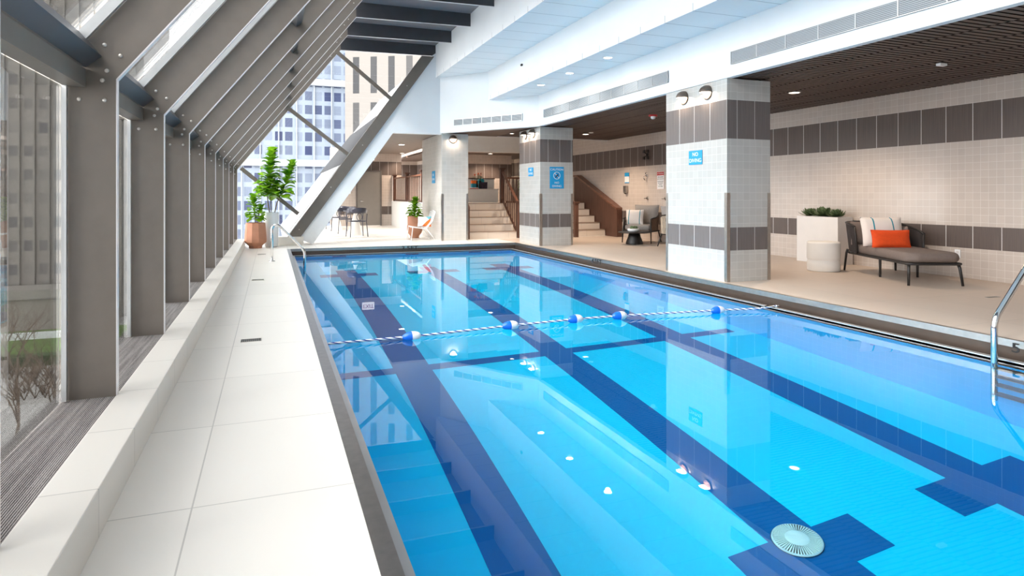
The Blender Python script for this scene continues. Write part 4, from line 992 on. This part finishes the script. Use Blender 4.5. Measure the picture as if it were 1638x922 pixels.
# ------------------------------------------------------------------ door
d = struct('door_1', MB().box(3.11, 3.97, 25.14, 25.18, 0.01, 2.09), M['doorgrey'], 'grey flush door')
struct('door_frame', MB().box(3.05, 3.11, 25.12, 25.3, 0, 2.14).box(3.97, 4.03, 25.12, 25.3, 0, 2.14).box(3.11, 3.97, 25.12, 25.3, 2.09, 2.14), plain('grey_door_frame', srgb(104, 98, 94), .5), None, d)
o = obj('door_handle', MB().lathe([(0, 0), (.03, 0), (.03, .01), (.012, .015), (.012, .05)], c=(0, 0, 0), n=16).tube([(0, 0, .05), (.12, 0, .05)], .011, 8), M['chrome'], d); o.location = (3.22, 25.139, .95); o.rotation_euler = (PI/2, 0, 0); o['kind'] = 'structure'
t = thing('wall_thermostat', 'small white box on the tiled wall left of the grey door', 'thermostat', (2.78, 25.195, 1.32)); obj('casing', MB().box(-.07, .07, -.04, 0, -.09, .09), M['signwhite'], t, bevel=.008); obj('display', MB().box(-.04, .04, -.043, -.04, .0, .05), M['planter'], t)

# ------------------------------------------------------------------ stairs and balustrades
def stairs(x0, x1, y0, tread, label, n=5, r=.19):
    t = thing('tiled_stairs', label, 'stairs', ((x0+x1)/2, y0, 0)); h = (x1-x0)/2
    for k in range(n):
        s_ = obj('step', MB().box(-h, h, k*tread, n*tread, k*r, (k+1)*r-.012), M['stepstone'], t)
        obj('nosing', MB().box(-h, h, k*tread-.012, n*tread if k == n-1 else (k+1)*tread, (k+1)*r-.012, (k+1)*r), plain('step_nosing', srgb(150, 130, 116), .6) if k == 0 else bpy.data.materials['step_nosing'], s_)
    return t
stairs(4.99, 6.34, 16.5, .28, 'tiled steps between the farthest and middle columns')
stairs(8.12, 9.1, 16.5, .33, 'tiled steps beside the dark panelled balustrade on the right')
def newel(b, x, y, z0, z1, w=.055, cap=True, mi=0):
    b.box(x-w, x+w, y-w, y+w, z0, z1-.06 if cap else z1, mi)
    if cap: b.box(x-w-.02, x+w+.02, y-w-.02, y+w+.02, z1-.06, z1-.03, mi).box(x-w-.035, x+w+.035, y-w-.035, y+w+.035, z1-.03, z1, mi)
def balustrade(label, a, c, za, zc, ha, hc, n, newels, loc, bh=.12, group=None):
    """rail from plan a to c, foot heights za,zc, rail heights ha,hc"""
    t = thing('wooden_balustrade', label, 'balustrade', loc); o3 = Vector(loc)
    A = Vector((a[0], a[1], 0)); Cc = Vector((c[0], c[1], 0)); d = (Cc-A).normalized(); s_ = Vector((-d.y, d.x, 0))
    def bar(p, q, w, h):
        v = [p-s_*w-Vector((0, 0, h))-o3, p+s_*w-Vector((0, 0, h))-o3, p+s_*w-o3, p-s_*w-o3, q-s_*w-Vector((0, 0, h))-o3, q+s_*w-Vector((0, 0, h))-o3, q+s_*w-o3, q-s_*w-o3]
        return MB().add(v, [(0, 3, 2, 1), (4, 5, 6, 7), (0, 1, 5, 4), (1, 2, 6, 5), (2, 3, 7, 6), (3, 0, 4, 7)])
    H = lambda P, z: P+Vector((0, 0, z))
    obj('handrail', bar(H(A, ha), H(Cc, hc), .035, .05), M['woodtop'], t)
    obj('bottom_rail', bar(H(A, za+bh), H(Cc, zc+bh), .022, .06), M['wood'], t)
    bt = None
    for k in range(n):
        f = (k+1)/(n+1); p = A.lerp(Cc, f)-o3; z0 = za+(zc-za)*f+bh-.01; z1 = ha+(hc-ha)*f-.04
        b = MB().box(-.013, .013, -.013, .013, 0, z1-z0)
        o = obj('baluster', b, M['wood'], t); o.location = (p.x, p.y, z0-o3.z)
    for (x, y, z0, z1) in newels:
        b = MB(); newel(b, x-o3.x, y-o3.y, z0-o3.z, z1-o3.z); obj('newel_post', b, M['wood'], t)
    return t
balustrade('dark wooden stair rail on the right of the middle steps', (6.42, 16.6), (6.42, 17.86), 0, .95, 1.0, 1.9, 8, [(6.42, 16.52, 0, 1.03), (6.42, 17.93, .95, 1.99)], (6.42, 16.52, 0))
balustrade('level dark wooden railing on the platform behind the middle column', (6.56, 17.98), (7.95, 17.98), .95, .95, 1.72, 1.72, 11, [(8.0, 17.98, .951, 1.78)], (6.56, 17.98, .951), .06)
balustrade('brown wooden railing on top of the white low wall', (4.52, 25.05), (4.52, 18.5), .951, .951, 1.86, 1.86, 24, [(4.52, 25.1, .951, 1.98), (4.52, 22.6, .951, 1.98), (4.52, 20.1, .951, 1.98), (4.52, 18.55, .951, 1.98)], (4.52, 21.8, .951), .06)
# left side of middle steps: closed panel
t = thing('wooden_stair_panel', 'narrow dark wooden panel and newel on the left of the middle steps', 'balustrade', (4.92, 16.5, 0))
obj('panel', MB().prism([(.06, 0), (1.4, 0), (1.4, 1.75), (.06, .86)], -.03, .03, 'X'), M['wood'], t)
obj('cap_rail', MB().prism([(-.08, .80), (.06, .89), (1.4, 1.78), (1.4, 1.83), (-.08, .86)], -.05, .05, 'X'), M['woodtop'], t)
b = MB(); newel(b, 0, 0, 0, .86, .055, False); obj('newel_post', b, M['wood'], t)
# right steps: solid panelled balustrade along the wall
t = thing('panelled_balustrade', 'solid dark wooden balustrade rising along the right-hand steps', 'balustrade', (9.2, 15.9, 0))
obj('panel', MB().prism([(.0, 0), (2.7, 0), (2.7, 1.76), (2.55, 1.76), (.0, .78)], -.07, .07, 'X'), M['wood'], t)
obj('cap_rail', MB().prism([(-.04, .775), (.02, .79), (2.52, 1.77), (2.72, 1.77), (2.72, 1.82), (2.5, 1.82), (.05, .86), (-.04, .83)], -.095, .095, 'X'), M['woodtop'], t)
b = MB().box(-.08, .08, -.05, .05, 0, .78); obj('newel_post', b, M['wood'], t)
balustrade('dark wooden stair rail between the middle column and right-hand steps', (8.02, 16.3), (8.02, 17.8), 0, .95, .96, 1.75, 7, [(8.02, 16.22, 0, 1.0)], (8.02, 16.22, 0))
# counter on the platform
t = thing('reception_counter', 'pale counter with a raised back on the platform', 'counter', (6.25, 20.2, .951))
obj('counter_body', MB().box(-.75, .78, -.2, .2, 0, .41), M['offwhite'], t); obj('counter_top', MB().box(-.77, .80, -.22, .2, .41, .44), M['planter'], t)
obj('back_panel', MB().box(-.75, .78, .2, .26, .0, .77), M['stone'], t); obj('back_cap', MB().box(-.77, .80, .18, .28, .77, .80), M['wood'], t)
zc = .951+.441
def bag(x, w, h, mats, label, pat=None):
    t = thing('gift_bag', label, 'bag', (x, 20.1, zc)); obj('bag_body', MB().prism([(-w/2, 0), (w/2, 0), (w/2+.01, h), (-w/2-.01, h)], -.06, .06, 'Y'), mats, t)
    obj('bag_handle', MB().tube([(-.04, 0, h), (-.03, 0, h+.07), (.03, 0, h+.07), (.04, 0, h)], .005, 6), M['black'], t)
def split_mat(name, c1, c2, z):
    t = NT(name); tc = t.n('ShaderNodeTexCoord').outputs['Object']; x = t.n('ShaderNodeSeparateXYZ'); t.l(tc, x.inputs[0])
    t.bsdf(t.mix(t.math('GREATER_THAN', x.outputs[2], z), c1, c2), .6); return t.m
bag(6.21, .14, .27, split_mat('teal_orange_card', srgb(20, 130, 150), srgb(240, 120, 50), .17), 'teal and orange bag on the platform counter')
bag(6.55, .22, .22, plain('dark_pattern_card', srgb(52, 40, 60), .6, var=.8, scale=30), 'dark patterned bag on the platform counter, right end')
t = thing('tea_towel_bundle', 'bright turquoise folded bundle behind the dark bag', 'towel', (6.52, 20.25, zc)); obj('folded_cloth', slab(rrect(-.1, .1, -.05, .05, .03), 0, .33, .03), plain('turquoise_cloth', srgb(60, 190, 205), .8), t); obj('tied_band', MB().box(-.102, .102, -.052, .052, .14, .16), M['orange'], t)
t = thing('serving_tray', 'low tray of small treats at the left of the counter items', 'tray', (6.2, 20.03, zc)); obj('tray_base', MB().box(-.14, .14, -.045, .01, 0, .02), M['signred'], t)
b = MB()
for k in range(6): b.lathe([(.018, 0), (.018, .02), (0, .03)], c=(-.11+.045*k, -.02, .02), n=10)
obj('treats', b, M['stone'], t)
for i, (x, lb, col) in enumerate(((6.33, 'orange flowers in a dark vase, left of the pair on the counter', srgb(244, 130, 90)), (6.44, 'pink flowers in a dark vase, right of the pair on the counter', srgb(246, 170, 140)))):
    t = thing('flower_vase', lb, 'vase', (x, 20.12, zc)); obj('vase', MB().lathe([(0, 0), (.04, 0), (.05, .08), (.035, .2), (.045, .26)], n=18), M['black'], t)
    st = MB(); fl = MB(); r = random.Random(i)
    for k in range(6):
        a = r.uniform(0, 6.28); q = Vector((math.cos(a)*.07, math.sin(a)*.05, .40+r.uniform(0, .1))); st.tube([(0, 0, .22), q], .005, 5); leafmesh(st, q*.8, Vector((math.cos(a), math.sin(a), .4)).normalized(), Vector((0, 0, 1)), .12, .04)
        if k < 3: fl.lathe([(0, -.03), (.03, -.01), (.028, .02), (0, .035)], c=tuple(q+Vector((0, 0, .02))), n=10)
    obj('stems_and_leaves', st, M['leafdark'], t); obj('blossoms', fl, plain('petal_%d' % i, col, .7), t)
# palm and lamp in the rear nook
t = thing('potted_palm', 'dark green palm behind the edge of the middle column', 'potted plant', (8.62, 21.6, .951)); obj('pot', MB().lathe([(0, 0), (.16, 0), (.2, .35), (.17, .36), (0, .33)], n=24), M['stone'], t)
s1 = [Vector((0, 0, .33)), Vector((.02, 0, 1.0)), Vector((.0, 0, 1.35))]; obj('stem', MB().tube(s1, .03, 7), M['bark'], t)
b = MB(); foliage(b, s1, .1, 70, .32, 22, .3, (-.1, .9)); obj('fronds', b, M['leafdark'], t)
t = thing('wall_lantern', 'glowing glass lantern on the nook wall beyond the middle column', 'wall lamp', (8.9, 24.45, 2.05)); obj('lantern_bracket', MB().box(-.05, .05, -.02, .05, .0, .3), M['black'], t); obj('lantern_glass', MB().lathe([(0, 0), (.08, 0), (.08, .25), (0, .25)], c=(0, -.1, .02), n=18), M['lampwarm'], t)
